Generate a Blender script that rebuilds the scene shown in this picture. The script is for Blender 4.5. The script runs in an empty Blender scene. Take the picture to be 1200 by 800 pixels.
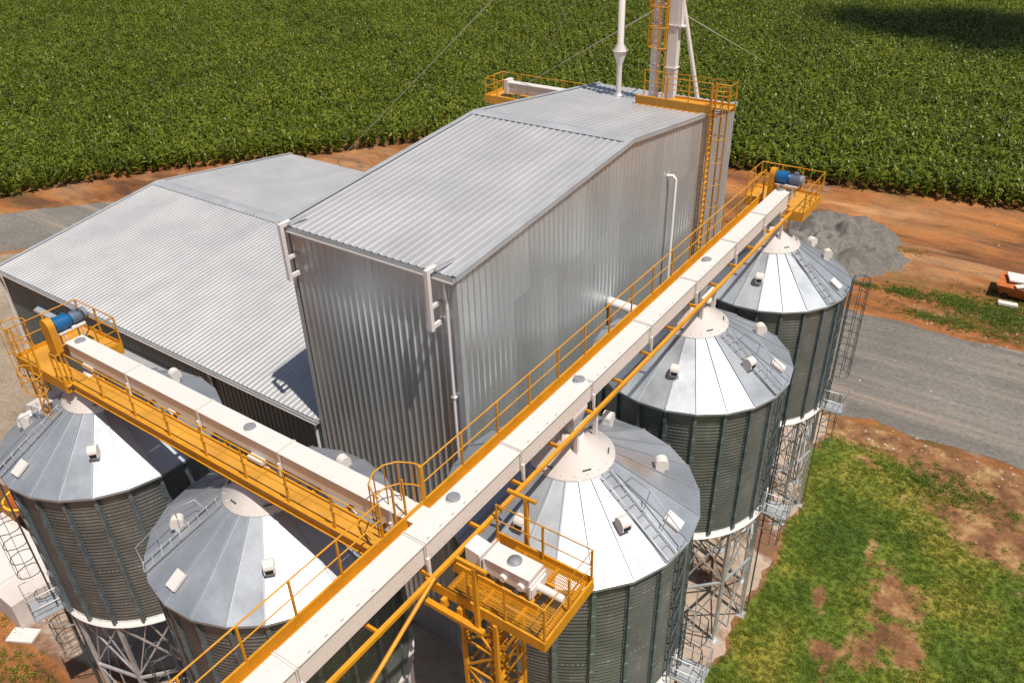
import bpy, math, random
import numpy as np
from mathutils import Vector, Matrix
random.seed(7); rng = np.random.default_rng(11)
S = bpy.context.scene
C = S.collection
R = math.radians
PI = math.pi

# ------------------------------------------------------------------ camera
def look_axes(pitch, roll, yaw):
    p, r, y = R(pitch), R(roll), R(yaw)
    fw = Vector((-math.sin(y)*math.cos(p), math.cos(y)*math.cos(p), -math.sin(p)))
    rt = Vector((math.cos(y), math.sin(y), 0)); up = rt.cross(fw)
    return rt*math.cos(r)+up*math.sin(r), -rt*math.sin(r)+up*math.cos(r), fw
cd = bpy.data.cameras.new('camera'); cam = bpy.data.objects.new('camera', cd); C.objects.link(cam)
rt, up, fw = look_axes(32.1349, -1.8486, 35.7713)
M = Matrix((rt, up, -fw)).transposed().to_4x4(); M.translation = Vector((14.917, -17.747, 31.2))
cam.matrix_world = M
cd.sensor_width = 36; cd.lens = 957.75/1200*36; cd.clip_start = .1; cd.clip_end = 3000
S.camera = cam

# ------------------------------------------------------------------ light
SUN = Vector((0.417, -0.123, 0.901)).normalized()
w = bpy.data.worlds.new('World'); S.world = w; w.use_nodes = True
nt = w.node_tree; nt.nodes.clear()
sky = nt.nodes.new('ShaderNodeTexSky'); sky.sky_type = 'NISHITA'; sky.sun_disc = False
sky.sun_elevation = math.asin(SUN.z); sky.sun_rotation = math.atan2(SUN.x, SUN.y)
sky.air_density = 1.0; sky.dust_density = 1.6; sky.ozone_density = 1.0
bg = nt.nodes.new('ShaderNodeBackground'); bg.inputs[1].default_value = 0.068
ow = nt.nodes.new('ShaderNodeOutputWorld')
nt.links.new(sky.outputs[0], bg.inputs[0]); nt.links.new(bg.outputs[0], ow.inputs[0])
sl = bpy.data.lights.new('sun', 'SUN'); sl.energy = 4.8; sl.angle = R(.55); sl.color = (1, .93, .84)
so = bpy.data.objects.new('sun', sl); C.objects.link(so)
so.rotation_euler = SUN.to_track_quat('Z', 'Y').to_euler()
S.view_settings.view_transform = 'Standard'; S.view_settings.look = 'None'
S.view_settings.exposure = 0.08; S.view_settings.gamma = 1
S.render.engine = 'CYCLES'
S.render.resolution_x = 1024; S.render.resolution_y = 682

# ------------------------------------------------------------------ materials
class NT:
    def __init__(s, name):
        s.m = bpy.data.materials.new(name); s.m.use_nodes = True
        s.t = s.m.node_tree; s.t.nodes.clear()
        s.out = s.n('ShaderNodeOutputMaterial'); s.b = s.n('ShaderNodeBsdfPrincipled')
        s.l(s.b.outputs[0], s.out.inputs[0])
        s.tc = s.n('ShaderNodeTexCoord')
        s.geo = s.n('ShaderNodeNewGeometry')
    def n(s, k, **kw):
        o = s.t.nodes.new(k)
        for a, v in kw.items(): setattr(o, a, v)
        return o
    def l(s, a, b): s.t.links.new(a, b)
    def pos(s, scale=(1,1,1), obj=False):
        mp = s.n('ShaderNodeMapping'); mp.inputs['Scale'].default_value = scale
        s.l(s.tc.outputs['Object'] if obj else s.geo.outputs['Position'], mp.inputs[0]); return mp.outputs[0]
    def noise(s, scale, detail=4, rough=.55, vec=None, dist=0):
        o = s.n('ShaderNodeTexNoise'); o.inputs['Scale'].default_value = scale
        o.inputs['Detail'].default_value = detail; o.inputs['Roughness'].default_value = rough
        o.inputs['Distortion'].default_value = dist
        s.l(vec if vec is not None else s.pos(), o.inputs['Vector']); return o.outputs[0]
    def ramp(s, fac, stops):
        o = s.n('ShaderNodeValToRGB'); e = o.color_ramp.elements
        while len(e) < len(stops): e.new(.5)
        for x, (p, c) in zip(e, stops):
            x.position = p; x.color = (*c, 1) if len(c) == 3 else c
        s.l(fac, o.inputs[0]); return o.outputs[0]
    def mrange(s, v, a, b, c=0, d=1):
        o = s.n('ShaderNodeMapRange'); 
        for i, x in zip(range(1, 5), (a, b, c, d)): o.inputs[i].default_value = x
        s.l(v, o.inputs[0]); return o.outputs[0]
    def mix(s, f, a, b, mode='MIX'):
        o = s.n('ShaderNodeMix', data_type='RGBA', blend_type=mode)
        if isinstance(f, (int, float)): o.inputs[0].default_value = f
        else: s.l(f, o.inputs[0])
        for i, x in ((6, a), (7, b)):
            if isinstance(x, tuple): o.inputs[i].default_value = (*x, 1)
            else: s.l(x, o.inputs[i])
        return o.outputs[2]
    def math(s, op, a, b=None, clamp=False):
        o = s.n('ShaderNodeMath', operation=op, use_clamp=clamp)
        for i, x in ((0, a), (1, b)):
            if x is None: continue
            if isinstance(x, (int, float)): o.inputs[i].default_value = x
            else: s.l(x, o.inputs[i])
        return o.outputs[0]
    def bump(s, h, strength, dist):
        o = s.n('ShaderNodeBump'); o.inputs['Strength'].default_value = strength; o.inputs['Distance'].default_value = dist
        s.l(h, o.inputs['Height']); s.l(o.outputs[0], s.b.inputs['Normal'])
    def set(s, **kw):
        for k, v in kw.items():
            k = k.replace('_', ' ')
            i = s.b.inputs[k]
            if isinstance(v, (int, float)): i.default_value = v
            elif isinstance(v, tuple): i.default_value = (*v, 1)
            else: s.l(v, i)
        return s.m

def metal(name, col, rough=.38, met=.85, var=.18, bump=.01, scale=.5, stretch=(1,1,1), dirt=.0, dirtcol=(.2,.12,.06), sheet=None, tint=.12):
    m = NT(name); v = m.pos(stretch)
    n1 = m.noise(scale, 5, .6, v); n2 = m.noise(scale*14, 3, .6, v)
    c = m.ramp(n1, [(.25, tuple(x*(1-var) for x in col)), (.75, tuple(min(1, x*(1+var)) for x in col))])
    sp = m.ramp(n2, [(.3, (1-var*.5,)*3), (.7, (1,)*3)])
    c = m.mix(1.0, c, sp, 'MULTIPLY')
    if dirt:
        n3 = m.noise(scale*2.3, 6, .7, v); f = m.mrange(n3, .52, .75, 0, dirt); c = m.mix(f, c, dirtcol)
    if sheet:
        sp_ = m.n('ShaderNodeSeparateXYZ')
        m.l(m.geo.outputs['Position'] if sheet != 'cone' else m.tc.outputs['Object'], sp_.inputs[0])
        if sheet == 'cone': k_ = m.math('MULTIPLY', m.math('ADD', m.math('ARCTAN2', sp_.outputs[1], sp_.outputs[0]), PI), 22/(2*PI))
        elif sheet == 'x': k_ = m.math('DIVIDE', m.math('ADD', sp_.outputs[0], 50), .99)
        else: k_ = m.math('DIVIDE', m.math('ADD', m.math('ADD', sp_.outputs[0], sp_.outputs[1]), 50.3), .99)
        wn = m.n('ShaderNodeTexWhiteNoise', noise_dimensions='2D'); cb_ = m.n('ShaderNodeCombineXYZ'); m.l(m.math('FLOOR', k_), cb_.inputs[0])
        if sheet == 'cone': oi_ = m.n('ShaderNodeObjectInfo'); m.l(m.math('MULTIPLY', oi_.outputs['Random'], 97), cb_.inputs[1])
        elif sheet == 'w': m.l(m.math('FLOOR', m.math('DIVIDE', sp_.outputs[2], 5.6)), cb_.inputs[1])
        else: m.l(m.math('FLOOR', m.math('DIVIDE', sp_.outputs[1], 5.9)), cb_.inputs[1])
        m.l(cb_.outputs[0], wn.inputs[0]); wt = m.ramp(wn.outputs[0], [(0, (1-tint,)*3), (1, (1,)*3)]); c = m.mix(1.0, c, wt, 'MULTIPLY')
    r = m.mrange(n1, .3, .7, rough-.07, rough+.1)
    m.bump(m.noise(scale*1.6, 3, .5, v), .5, bump)
    return m.set(Base_Color=c, Metallic=met, Roughness=r)

def paint(name, col, rough=.45, var=.08, dirt=.25, dirtcol=(.25,.2,.15), scale=1.2, coat=0):
    m = NT(name)
    n1 = m.noise(scale, 5, .65); n2 = m.noise(scale*9, 4, .7)
    c = m.ramp(n1, [(.3, tuple(x*(1-var) for x in col)), (.7, tuple(min(1, x*(1+var)) for x in col))])
    f = m.mrange(n2, .55, .8, 0, dirt); c = m.mix(f, c, dirtcol)
    n4 = m.noise(scale*3.2, 5, .75, m.pos((1, 1, .25)), .4); c = m.mix(m.mrange(n4, .56, .74, 0, dirt*.9), c, tuple(x*.75+y*.25 for x, y in zip(dirtcol, col)))
    m.bump(n2, .3, .002)
    return m.set(Base_Color=c, Roughness=rough)

M_ = {}
M_['roof'] = metal('zinc_roof_sheet', (.495,.495,.50), .40, .32, .05, .004, .35, dirt=.14, dirtcol=(.42,.37,.33), sheet='x', tint=.07)
M_['wall'] = metal('zinc_wall_sheet', (.62,.65,.655), .33, .60, .08, .012, .30, (1,1,.35), dirt=.10, dirtcol=(.38,.38,.36), sheet='w', tint=.16)
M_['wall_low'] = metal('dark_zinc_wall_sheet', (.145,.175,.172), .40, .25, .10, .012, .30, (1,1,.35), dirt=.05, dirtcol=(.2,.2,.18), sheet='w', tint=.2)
M_['trim'] = metal('zinc_flashing', (.50,.52,.535), .42, .35, .1, .004, .8)
M_['cone'] = metal('silo_roof_zinc', (.44,.475,.515), .43, .54, .14, .026, .7, dirt=.16, dirtcol=(.36,.33,.31), sheet='cone', tint=.18)
def stained_cone():
    m_ = M_['cone'].copy(); m_.name = 'silo_roof_zinc_rust_streaked'; t = m_.node_tree; b = t.nodes['Principled BSDF']
    src = b.inputs['Base Color'].links[0].from_socket
    class Q(NT):
        def __init__(s): s.m = m_; s.t = t
    q = Q(); q.tc = q.n('ShaderNodeTexCoord'); q.geo = q.n('ShaderNodeNewGeometry')
    sp = q.n('ShaderNodeSeparateXYZ'); q.l(q.tc.outputs['Object'], sp.inputs[0])
    an = q.math('ARCTAN2', sp.outputs[1], sp.outputs[0]); r = q.math('SQRT', q.math('ADD', q.math('POWER', sp.outputs[0], 2), q.math('POWER', sp.outputs[1], 2)))
    cb = q.n('ShaderNodeCombineXYZ'); q.l(q.math('MULTIPLY', an, 26), cb.inputs[0]); q.l(q.math('MULTIPLY', r, .8), cb.inputs[1])
    nz = q.noise(1.0, 4, .6, cb.outputs[0])
    f = q.math('MULTIPLY', q.mrange(q.math('ABSOLUTE', q.math('SUBTRACT', an, .62)), .10, .42, 1, 0), q.mrange(r, 1.6, 3.3, 1, 0))
    f = q.math('MULTIPLY', f, q.mrange(nz, .44, .60)); q.l(q.mix(q.math('MULTIPLY', f, .85), src, (.50,.27,.12)), b.inputs['Base Color'])
    return m_
M_['cone_stained'] = stained_cone()
M_['seam'] = metal('silo_roof_seam_zinc', (.33,.35,.38), .45, .35, .06, .003, .8)
M_['dark_metal'] = metal('dark_galvanised_steel', (.11,.13,.135), .45, .5, .2, .004, 2)
M_['stiff'] = metal('stiffener_zinc', (.20,.255,.28), .38, .55, .25, .004, 3)
M_['steel'] = metal('galvanised_leg_steel', (.60,.61,.62), .45, .6, .15, .004, 2)
M_['white'] = paint('white_paint', (.69,.64,.60), .42, .03, .32, (.50,.42,.35), 1.0)
M_['pvc'] = paint('white_pvc', (.72,.68,.66), .4, .04, .12)
M_['yellow'] = paint('safety_yellow_paint', (.60,.265,.012), .45, .16, .50, (.27,.105,.02), 1.5)
M_['yellow_floor'] = paint('walkway_floor_yellow_paint', (.56,.27,.03), .55, .2, .6, (.46,.33,.17), 1.1)
M_['blue'] = paint('blue_paint', (.008,.11,.27), .35, .1, .1)
M_['motor'] = paint('grey_blue_motor_paint', (.16,.20,.27), .4, .15, .2)
M_['lid'] = paint('grey_plastic_lid', (.23,.235,.25), .5, .1, .3)
M_['black'] = paint('black_rubber', (.02,.02,.022), .6, .1, .1)
M_['gap'] = paint('dark_opening', (.012,.012,.014), .8, .1, .0)
M_['cable'] = paint('steel_cable', (.62,.64,.52), .5, .05, .1)
M_['orange'] = paint('orange_paint', (.48,.13,.025), .65, .25, .8, (.16,.07,.03), 2)
M_['concrete'] = paint('concrete', (.46,.37,.30), .85, .15, .5, (.30,.17,.09), .7)
M_['concrete_white'] = paint('pale_concrete', (.60,.54,.50), .8, .08, .4, (.4,.3,.22), .8)

# body: corrugated silo sheet with bolt dots and sheet seams
def silo_sheet():
    m = NT('silo_corrugated_sheet'); v = m.tc.outputs['Object']
    n1 = m.noise(.9, 4, .6, v)
    c = m.ramp(n1, [(.3, (.180,.195,.182)), (.7, (.262,.275,.255))])
    at = m.n('ShaderNodeAttribute', attribute_name='UVMap', attribute_type='GEOMETRY')
    sx = m.n('ShaderNodeSeparateXYZ'); m.l(at.outputs['Vector'], sx.inputs[0])
    u, z = sx.outputs[0], sx.outputs[1]      # u in panels (22 around), z in metres
    # sheet rows 0.84 m high; bolt dots along each row edge and a vertical bolt seam per second panel
    row = m.math('DIVIDE', z, .84); fr = m.math('FRACT', row); rid = m.math('FLOOR', row)
    near = m.math('LESS_THAN', m.math('ABSOLUTE', m.math('SUBTRACT', fr, .5)), .035)
    ud = m.math('FRACT', m.math('MULTIPLY', u, 7)); dot = m.math('LESS_THAN', m.math('ABSOLUTE', m.math('SUBTRACT', ud, .5)), .17)
    f1 = m.math('MULTIPLY', near, dot)
    uo = m.math('FRACT', m.math('ADD', m.math('MULTIPLY', u, .5), m.math('MULTIPLY', m.math('MODULO', rid, 2), .5)))
    nv = m.math('LESS_THAN', m.math('ABSOLUTE', m.math('SUBTRACT', m.math('ABSOLUTE', m.math('SUBTRACT', uo, .25)), .022)), .011)
    zd = m.math('LESS_THAN', m.math('FRACT', m.math('MULTIPLY', z, 11)), .5)
    f2 = m.math('MULTIPLY', nv, zd)
    f = m.math('MAXIMUM', f1, f2)
    c = m.mix(m.math('MULTIPLY', f, m.mrange(m.noise(1.7, 3, .7, v), .42, .62, .08, .75)), c, (.46,.48,.47))
    return m.set(Base_Color=c, Metallic=.32, Roughness=m.mrange(n1, .3, .7, .34, .46))
M_['body'] = silo_sheet()

def hollow(): pass

# ------------------------------------------------------------------ mesh builder
class MB:
    def __init__(s): s.v = []; s.f = []; s.sm = []
    def add(s, vs, fs, smooth=False):
        b = len(s.v); s.v += [tuple(x) for x in vs]; s.f += [tuple(b+i for i in f) for f in fs]; s.sm += [smooth]*len(fs); return s
    def box(s, c, d, rz=0, ry=0):
        hx, hy, hz = d[0]/2, d[1]/2, d[2]/2
        rot = Matrix.Rotation(rz, 3, 'Z') @ Matrix.Rotation(ry, 3, 'Y')
        vs = [Vector(c)+rot@Vector((x*hx, y*hy, z*hz)) for z in (-1,1) for y in (-1,1) for x in (-1,1)]
        return s.add(vs, [(0,2,3,1),(4,5,7,6),(0,1,5,4),(2,6,7,3),(0,4,6,2),(1,3,7,5)])
    def bb(s, x0, x1, y0, y1, z0, z1): return s.box(((x0+x1)/2,(y0+y1)/2,(z0+z1)/2), (abs(x1-x0),abs(y1-y0),abs(z1-z0)))
    def beam(s, p, q, w, h, upv=(0,0,1)):
        p, q = Vector(p), Vector(q); d = (q-p).normalized(); u = Vector(upv)
        if abs(d.dot(u)) > .98: u = Vector((0,1,0))
        sd = d.cross(u).normalized(); u = sd.cross(d).normalized()
        vs = [e+sd*(a*w/2)+u*(b*h/2) for e in (p, q) for a, b in ((-1,-1),(1,-1),(1,1),(-1,1))]
        return s.add(vs, [(0,1,2,3),(7,6,5,4),(0,4,5,1),(1,5,6,2),(2,6,7,3),(3,7,4,0)])
    def tube(s, p, q, r, n=8, r2=None, cap=True):
        p, q = Vector(p), Vector(q); d = (q-p).normalized(); r2 = r if r2 is None else r2
        a = d.orthogonal().normalized(); b = d.cross(a)
        vs = [e+(a*math.cos(2*PI*i/n)+b*math.sin(2*PI*i/n))*rr for e, rr in ((p,r),(q,r2)) for i in range(n)]
        s.add(vs, [(i,(i+1)%n,n+(i+1)%n,n+i) for i in range(n)], True)
        if cap: s.add(vs, [tuple(range(n))[::-1], tuple(range(n,2*n))])
        return s
    def path(s, pts, r, n=8, closed=False):
        pts = [Vector(p) for p in pts]; m = len(pts); rings = []
        prev = None
        for i, p in enumerate(pts):
            a = pts[i-1] if (i > 0 or closed) else p; b = pts[(i+1) % m] if (i < m-1 or closed) else p
            d = (b-a).normalized()
            x = d.orthogonal().normalized() if prev is None else (prev-d*prev.dot(d)).normalized()
            prev = x; y = d.cross(x)
            rings += [p+(x*math.cos(2*PI*k/n)+y*math.sin(2*PI*k/n))*r for k in range(n)]
        fs = []
        for i in range(m if closed else m-1):
            j = (i+1) % m
            fs += [(i*n+k, i*n+(k+1)%n, j*n+(k+1)%n, j*n+k) for k in range(n)]
        s.add(rings, fs, True)
        if not closed: s.add(rings, [tuple(range(n))[::-1], tuple(range((m-1)*n, m*n))])
        return s
    def lathe(s, prof, n=32, c=(0,0,0), smooth=True, a0=0, a1=2*PI):
        full = abs(a1-a0-2*PI) < 1e-6; k = n if full else n+1
        vs = [(c[0]+r*math.cos(a0+(a1-a0)*i/n), c[1]+r*math.sin(a0+(a1-a0)*i/n), c[2]+z) for r, z in prof for i in range(k)]
        fs = []
        for j in range(len(prof)-1):
            for i in range(n):
                i2 = (i+1) % k
                fs.append((j*k+i, j*k+i2, (j+1)*k+i2, (j+1)*k+i))
        return s.add(vs, fs, smooth)
    def disc(s, c, r, n=24, z=0): return s.add([(c[0]+r*math.cos(2*PI*i/n), c[1]+r*math.sin(2*PI*i/n), c[2]+z) for i in range(n)], [tuple(range(n))])
    def prism(s, poly, o, ux, uy, un, t):
        o, ux, uy, un = map(Vector, (o, ux, uy, un)); n = len(poly)
        vs = [o+ux*a+uy*b+un*(k*t/2) for k in (-1,1) for a, b in poly]
        return s.add(vs, [tuple(range(n))[::-1], tuple(range(n,2*n))]+[(i,(i+1)%n,n+(i+1)%n,n+i) for i in range(n)])
    def xf(s, mat): s.v = [tuple(mat@Vector(p)) for p in s.v]; return s
    def mesh(s, name, mat):
        me = bpy.data.meshes.new(name); me.from_pydata(s.v, [], s.f); me.materials.append(mat)
        me.polygons.foreach_set('use_smooth', s.sm); me.update(); return me
    def build(s, name, mat, parent=None, local=False):
        if parent is not None and not local:
            o = parent; off = Vector((0,0,0))
            while o is not None: off += Vector(o.location); o = o.parent
            s.v = [(x-off.x, y-off.y, z-off.z) for x, y, z in s.v]
        o = bpy.data.objects.new(name, s.mesh(name, mat)); C.objects.link(o); o.parent = parent
        return o

def thing(name, label, cat, loc=(0,0,0), group=None, rz=0):
    o = bpy.data.objects.new(name, None); C.objects.link(o); o.location = loc; o.rotation_euler.z = rz
    o.empty_display_size = .3; o['label'] = label; o['category'] = cat
    if group: o['group'] = group
    return o
def tag(o, label, cat, group=None):
    o['label'] = label; o['category'] = cat
    if group: o['group'] = group
    return o
def struct(o): o['kind'] = 'structure'; return o
def link(name, me, parent, loc=(0,0,0), rz=0):
    o = bpy.data.objects.new(name, me); C.objects.link(o); o.parent = parent; o.location = loc; o.rotation_euler.z = rz; return o

# value noise for placing things
def vnoise(x, y, s, seed=0):
    x = np.asarray(x)/s; y = np.asarray(y)/s; xi = np.floor(x).astype(int); yi = np.floor(y).astype(int); fx = x-xi; fy = y-yi
    fx = fx*fx*(3-2*fx); fy = fy*fy*(3-2*fy)
    def h(a, b): 
        n = (a*374761393+b*668265263+seed*1442695041) & 0x7fffffff; n = ((n ^ (n >> 13))*1274126177) & 0x7fffffff
        return ((n ^ (n >> 16)) & 0xffff)/65535
    return (h(xi,yi)*(1-fx)+h(xi+1,yi)*fx)*(1-fy)+(h(xi,yi+1)*(1-fx)+h(xi+1,yi+1)*fx)*fy
def fbm(x, y, s, seed=0): return (vnoise(x,y,s,seed)+.5*vnoise(x,y,s/2.1,seed+1)+.25*vnoise(x,y,s/4.3,seed+2))/1.75

# ------------------------------------------------------------------ ground
def ground_mat():
    m = NT('red_soil'); ps = m.pos((.45,1,1))
    n1 = m.noise(.075, 6, .62, ps, .8); n2 = m.noise(.42, 7, .68, ps, .5); n3 = m.noise(5, 6, .75); n7 = m.noise(.16, 6, .65, m.pos((.3,1,1)), .6); n8 = m.noise(.11, 6, .7, None, .4)
    c = m.ramp(n1, [(.38, (.13,.052,.018)), (.46, (.24,.090,.026)), (.53, (.36,.135,.034)), (.60, (.33,.155,.060)), (.68, (.27,.14,.07))])
    c = m.mix(m.mrange(n7, .55, .66, 0, .65), c, (.52,.31,.15)); c = m.mix(m.mrange(n7, .45, .36, 0, .75), c, (.12,.055,.024))
    c = m.mix(m.mrange(n8, .61, .68, 0, .7), c, (.27,.24,.21))
    c = m.mix(.9, c, m.ramp(n2, [(.3, (.42,.40,.40)), (.48, (.95,.95,.95)), (.7, (1.35,1.32,1.28))]), 'MULTIPLY')
    c = m.mix(.6, c, m.ramp(n3, [(.3, (.5,.48,.46)), (.5, (1,1,1)), (.72, (1.5,1.48,1.45))]), 'MULTIPLY')
    n4 = m.noise(.12, 5, .7); n5 = m.noise(2.5, 5, .75)
    g = m.math('MULTIPLY', m.mrange(n4, .54, .64), m.mrange(n5, .45, .6)); c = m.mix(m.math('MULTIPLY', g, .75), c, (.075,.105,.018))
    m.bump(m.math('ADD', m.math('MULTIPLY', n2, .7), m.math('MULTIPLY', n3, .25)), 1.0, .35)
    return m.set(Base_Color=c, Roughness=.95)
def gravel_mat(name, a=.135, b=.215, tracks=True, dirx=(1,0)):
    m = NT(name); n1 = m.noise(.10, 5, .65); n2 = m.noise(3.2, 7, .85); n3 = m.noise(.35, 4, .6, m.pos((.05,1.7,1)) , .25)
    c = m.ramp(n1, [(.3, (a, a*.92, a*.80)), (.7, (b, b*.92, b*.80))])
    c = m.mix(.95, c, m.ramp(n2, [(.28, (.45,.45,.46)), (.52, (1,1,1)), (.72, (1.5,1.48,1.45))]), 'MULTIPLY')
    if tracks: c = m.mix(m.mrange(n3, .52, .70, 0, .6), c, (.40,.31,.23)); c = m.mix(m.mrange(n3, .46, .34, 0, .55), c, (.10,.088,.078))
    n6 = m.noise(.22, 6, .7); c = m.mix(m.mrange(n6, .64, .74, 0, .7), c, (.30,.15,.07))
    m.bump(n2, .8, .06)
    return m.set(Base_Color=c, Roughness=.9)
def grid_mesh(name, x0, x1, y0, y1, nx, ny, zf, mat, keep=None):
    xs = np.linspace(x0, x1, nx+1); ys = np.linspace(y0, y1, ny+1); X, Y = np.meshgrid(xs, ys); Zv = zf(X, Y)
    vs = np.c_[X.ravel(), Y.ravel(), Zv.ravel()]
    fs = [(j*(nx+1)+i, j*(nx+1)+i+1, (j+1)*(nx+1)+i+1, (j+1)*(nx+1)+i) for j in range(ny) for i in range(nx)
          if keep is None or keep((xs[i]+xs[i+1])/2, (ys[j]+ys[j+1])/2)]
    me = bpy.data.meshes.new(name); me.from_pydata(vs.tolist(), [], fs); me.materials.append(mat)
    me.polygons.foreach_set('use_smooth', [True]*len(fs)); me.update()
    o = bpy.data.objects.new(name, me); C.objects.link(o); return o
# one sheet to the horizon: fine in the middle, coarse outside, flat
struct(MB().add([(-1500,-1500,0),(1500,-1500,0),(1500,1500,0),(-1500,1500,0)], [(0,1,2,3)]).build('ground', ground_mat()))

# road: a ribbon with uneven edges that runs behind the buildings
outer = [(-110,-40),(-82,-8),(-72,13),(-66,21),(-56,30),(-40,37),(-20,39.5),(0,39.4),(16,40.3),(40,43),(90,50)]
inner = [(-98,-46),(-72,-12),(-63.5,9),(-57,15),(-47,21),(-34,25),(-18,26.2),(0,26.2),(14,26.6),(40,28.5),(90,35)]
def resample(pl, n):
    pl = np.array(pl, float); d = np.r_[0, np.cumsum(np.hypot(*np.diff(pl, axis=0).T))]; t = np.linspace(0, d[-1], n)
    return np.c_[np.interp(t, d, pl[:,0]), np.interp(t, d, pl[:,1])]
n = 420; a = resample(outer, n); b = resample(inner, n)
a[:,1] += (fbm(a[:,0], a[:,1], 3.0, 5)-.5)*1.6; b[:,1] += (fbm(b[:,0], b[:,1], 2.5, 9)-.5)*1.6
vs = [(x,y,.012) for x,y in a]+[(x,y,.012) for x,y in b]
struct(MB().add(vs, [(i,n+i,n+i+1,i+1) for i in range(n-1)]).build('road', gravel_mat('gravel_road')))

def yard_mat():
    m = NT('tan_yard'); n1 = m.noise(.15, 6, .65); n2 = m.noise(4, 6, .8)
    c = m.ramp(n1, [(.3, (.20,.145,.095)), (.55, (.34,.27,.20)), (.72, (.42,.36,.29))]); c = m.mix(.9, c, m.ramp(n2, [(.3, (.55,.53,.5)), (.5, (1,1,1)), (.7, (1.35,1.3,1.25))]), 'MULTIPLY')
    m.bump(n2, .8, .05); return m.set(Base_Color=c, Roughness=.95)
ya = resample([(-62.3,9.5),(-56.5,14.2),(-47,19.6),(-34,23.6)], 90); yb = resample([(-60,-14),(-46,-9.5),(-33,-6.0),(-22,-5.0)], 90)
ya[:,1] += (fbm(ya[:,0], ya[:,1], 2, 15)-.5)*1.2; yb[:,1] += (fbm(yb[:,0], yb[:,1], 2.4, 19)-.5)*3.5; yb[:,0] += (fbm(yb[:,0], yb[:,1], 2.4, 29)-.5)*2
vs = [(x,y,.008) for x,y in ya]+[(x,y,.008) for x,y in yb]
struct(MB().add(vs, [(i,90+i,91+i,i+1) for i in range(89)]).build('yard', yard_mat()))

# concrete apron under the silos with a ragged right edge
def apron():
    m = NT('worn_concrete'); n1 = m.noise(.35, 6, .65); n2 = m.noise(3, 5, .7); n3 = m.noise(.22, 6, .6, None, .5)
    c = m.ramp(n1, [(.3, (.30,.22,.165)), (.7, (.50,.40,.315))])
    c = m.mix(m.mrange(n2, .5, .8, 0, .4), c, (.24,.15,.09)); c = m.mix(m.mrange(n3, .54, .60, 0, .9), c, (.16,.065,.025))
    m.bump(n2, .4, .02); return m.set(Base_Color=c, Roughness=.9)
ys = np.linspace(-12.2, 26, 160); ex = 8.95+(fbm(ys, ys*0, 2.2, 3)-.5)*1.5-np.clip((ys-13)*.12, 0, 1.1)
vs = [(-.5,y,.008) for y in ys]+[(x,y,.008) for x,y in zip(ex, ys)]
mb = MB().add(vs, [(i,160+i,161+i,i+1) for i in range(159)])
xs = np.linspace(-19.2, -.5, 60); ey = -10.75+(fbm(xs, xs*0, 1.6, 4)-.5)*.35
vs = [(x,y,.008) for x,y in zip(xs, ey)]+[(x,.2,.008) for x in xs]
mb.add(vs, [(i,i+1,61+i,60+i) for i in range(59)])
struct(mb.build('concrete_apron', apron()))

# lawn to the right of the apron
BARE = [(13.9,13.4,1.3,3.2,.25),(13.6,10.0,.9,2.4,-.3),(14.9,11.2,.8,1.6,.6),(12.2,8.9,.7,.5,0),(11.2,11.5,.4,.9,.2),(12.4,15.5,.35,1.3,.1),(17.9,20.8,3.4,1.8,.2),(21.5,13,1.2,2.2,0)]
def lawn_amount(x, y):
    x = np.asarray(x, float); y = np.asarray(y, float)
    edge = np.clip((x-(8.72+(fbm(y, y*0, 2.2, 3)-.5)*1.5-np.clip((y-13)*.12, 0, 1.1)))/.25, 0, 1)
    top = 25.4-np.clip(x-10, 0, 40)*.66+(fbm(x, y, 3.5, 21)-.5)*5.5+(fbm(x, y, .7, 22)-.5)*3
    g = edge*np.clip((top-y)/3.0, 0, 1)
    g = np.maximum(g, edge*np.clip((24.5-y)/1, 0, 1)*np.clip((fbm(x, y, 1.8, 31)-.56)*9, 0, 1)*.8)
    for cx, cy, rx, ry, an in BARE:
        dx, dy = x-cx, y-cy; u = dx*math.cos(an)+dy*math.sin(an); v_ = -dx*math.sin(an)+dy*math.cos(an)
        d = np.sqrt((u/rx)**2+(v_/ry)**2)+(fbm(x, y, 1.1, 41)-.5)*1.3+(fbm(x, y, .35, 43)-.5)*1.0
        g = g*np.clip((d-.40)/.85, 0, 1)
    return g
def lawn_mat():
    m = NT('lawn_turf'); at = m.n('ShaderNodeAttribute', attribute_name='amount', attribute_type='GEOMETRY'); f = at.outputs['Fac']
    n1 = m.noise(.22, 5, .6); n2 = m.noise(3.2, 6, .8); n3 = m.noise(.6, 5, .7)
    g = m.ramp(n1, [(.30, (.050,.100,.009)), (.48, (.115,.160,.012)), (.60, (.24,.21,.028))])
    g = m.mix(.7, g, m.ramp(n2, [(.3, (.5,.52,.5)), (.5, (.95,.95,.95)), (.72, (1.4,1.38,1.3))]), 'MULTIPLY')
    s = m.ramp(n3, [(.38, (.13,.055,.022)), (.52, (.25,.12,.046)), (.68, (.42,.27,.12))])
    s = m.mix(.8, s, m.ramp(n2, [(.3, (.5,.5,.5)), (.5, (1,1,1)), (.72, (1.3,1.3,1.3))]), 'MULTIPLY')
    k = m.math('ADD', f, m.math('MULTIPLY', m.math('SUBTRACT', n2, .5), .9)); k = m.mrange(k, .20, .75)
    m.bump(n2, .8, .06)
    return m.set(Base_Color=m.mix(k, s, g), Roughness=.95)
lx0, lx1, ly0, ly1 = 7.0, 45.0, -22.0, 26.2
def lawn_edge(y): return 8.62+(fbm(y, y*0, 2.2, 3)-.5)*1.5-np.clip((y-13)*.12, 0, 1.1)+(fbm(y, y*0, .45, 7)-.5)*.35
lawn = grid_mesh('lawn_soil', 0, 1, ly0, ly1, 190, 330, lambda X, Y: X*0+.020, lawn_mat())
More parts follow.
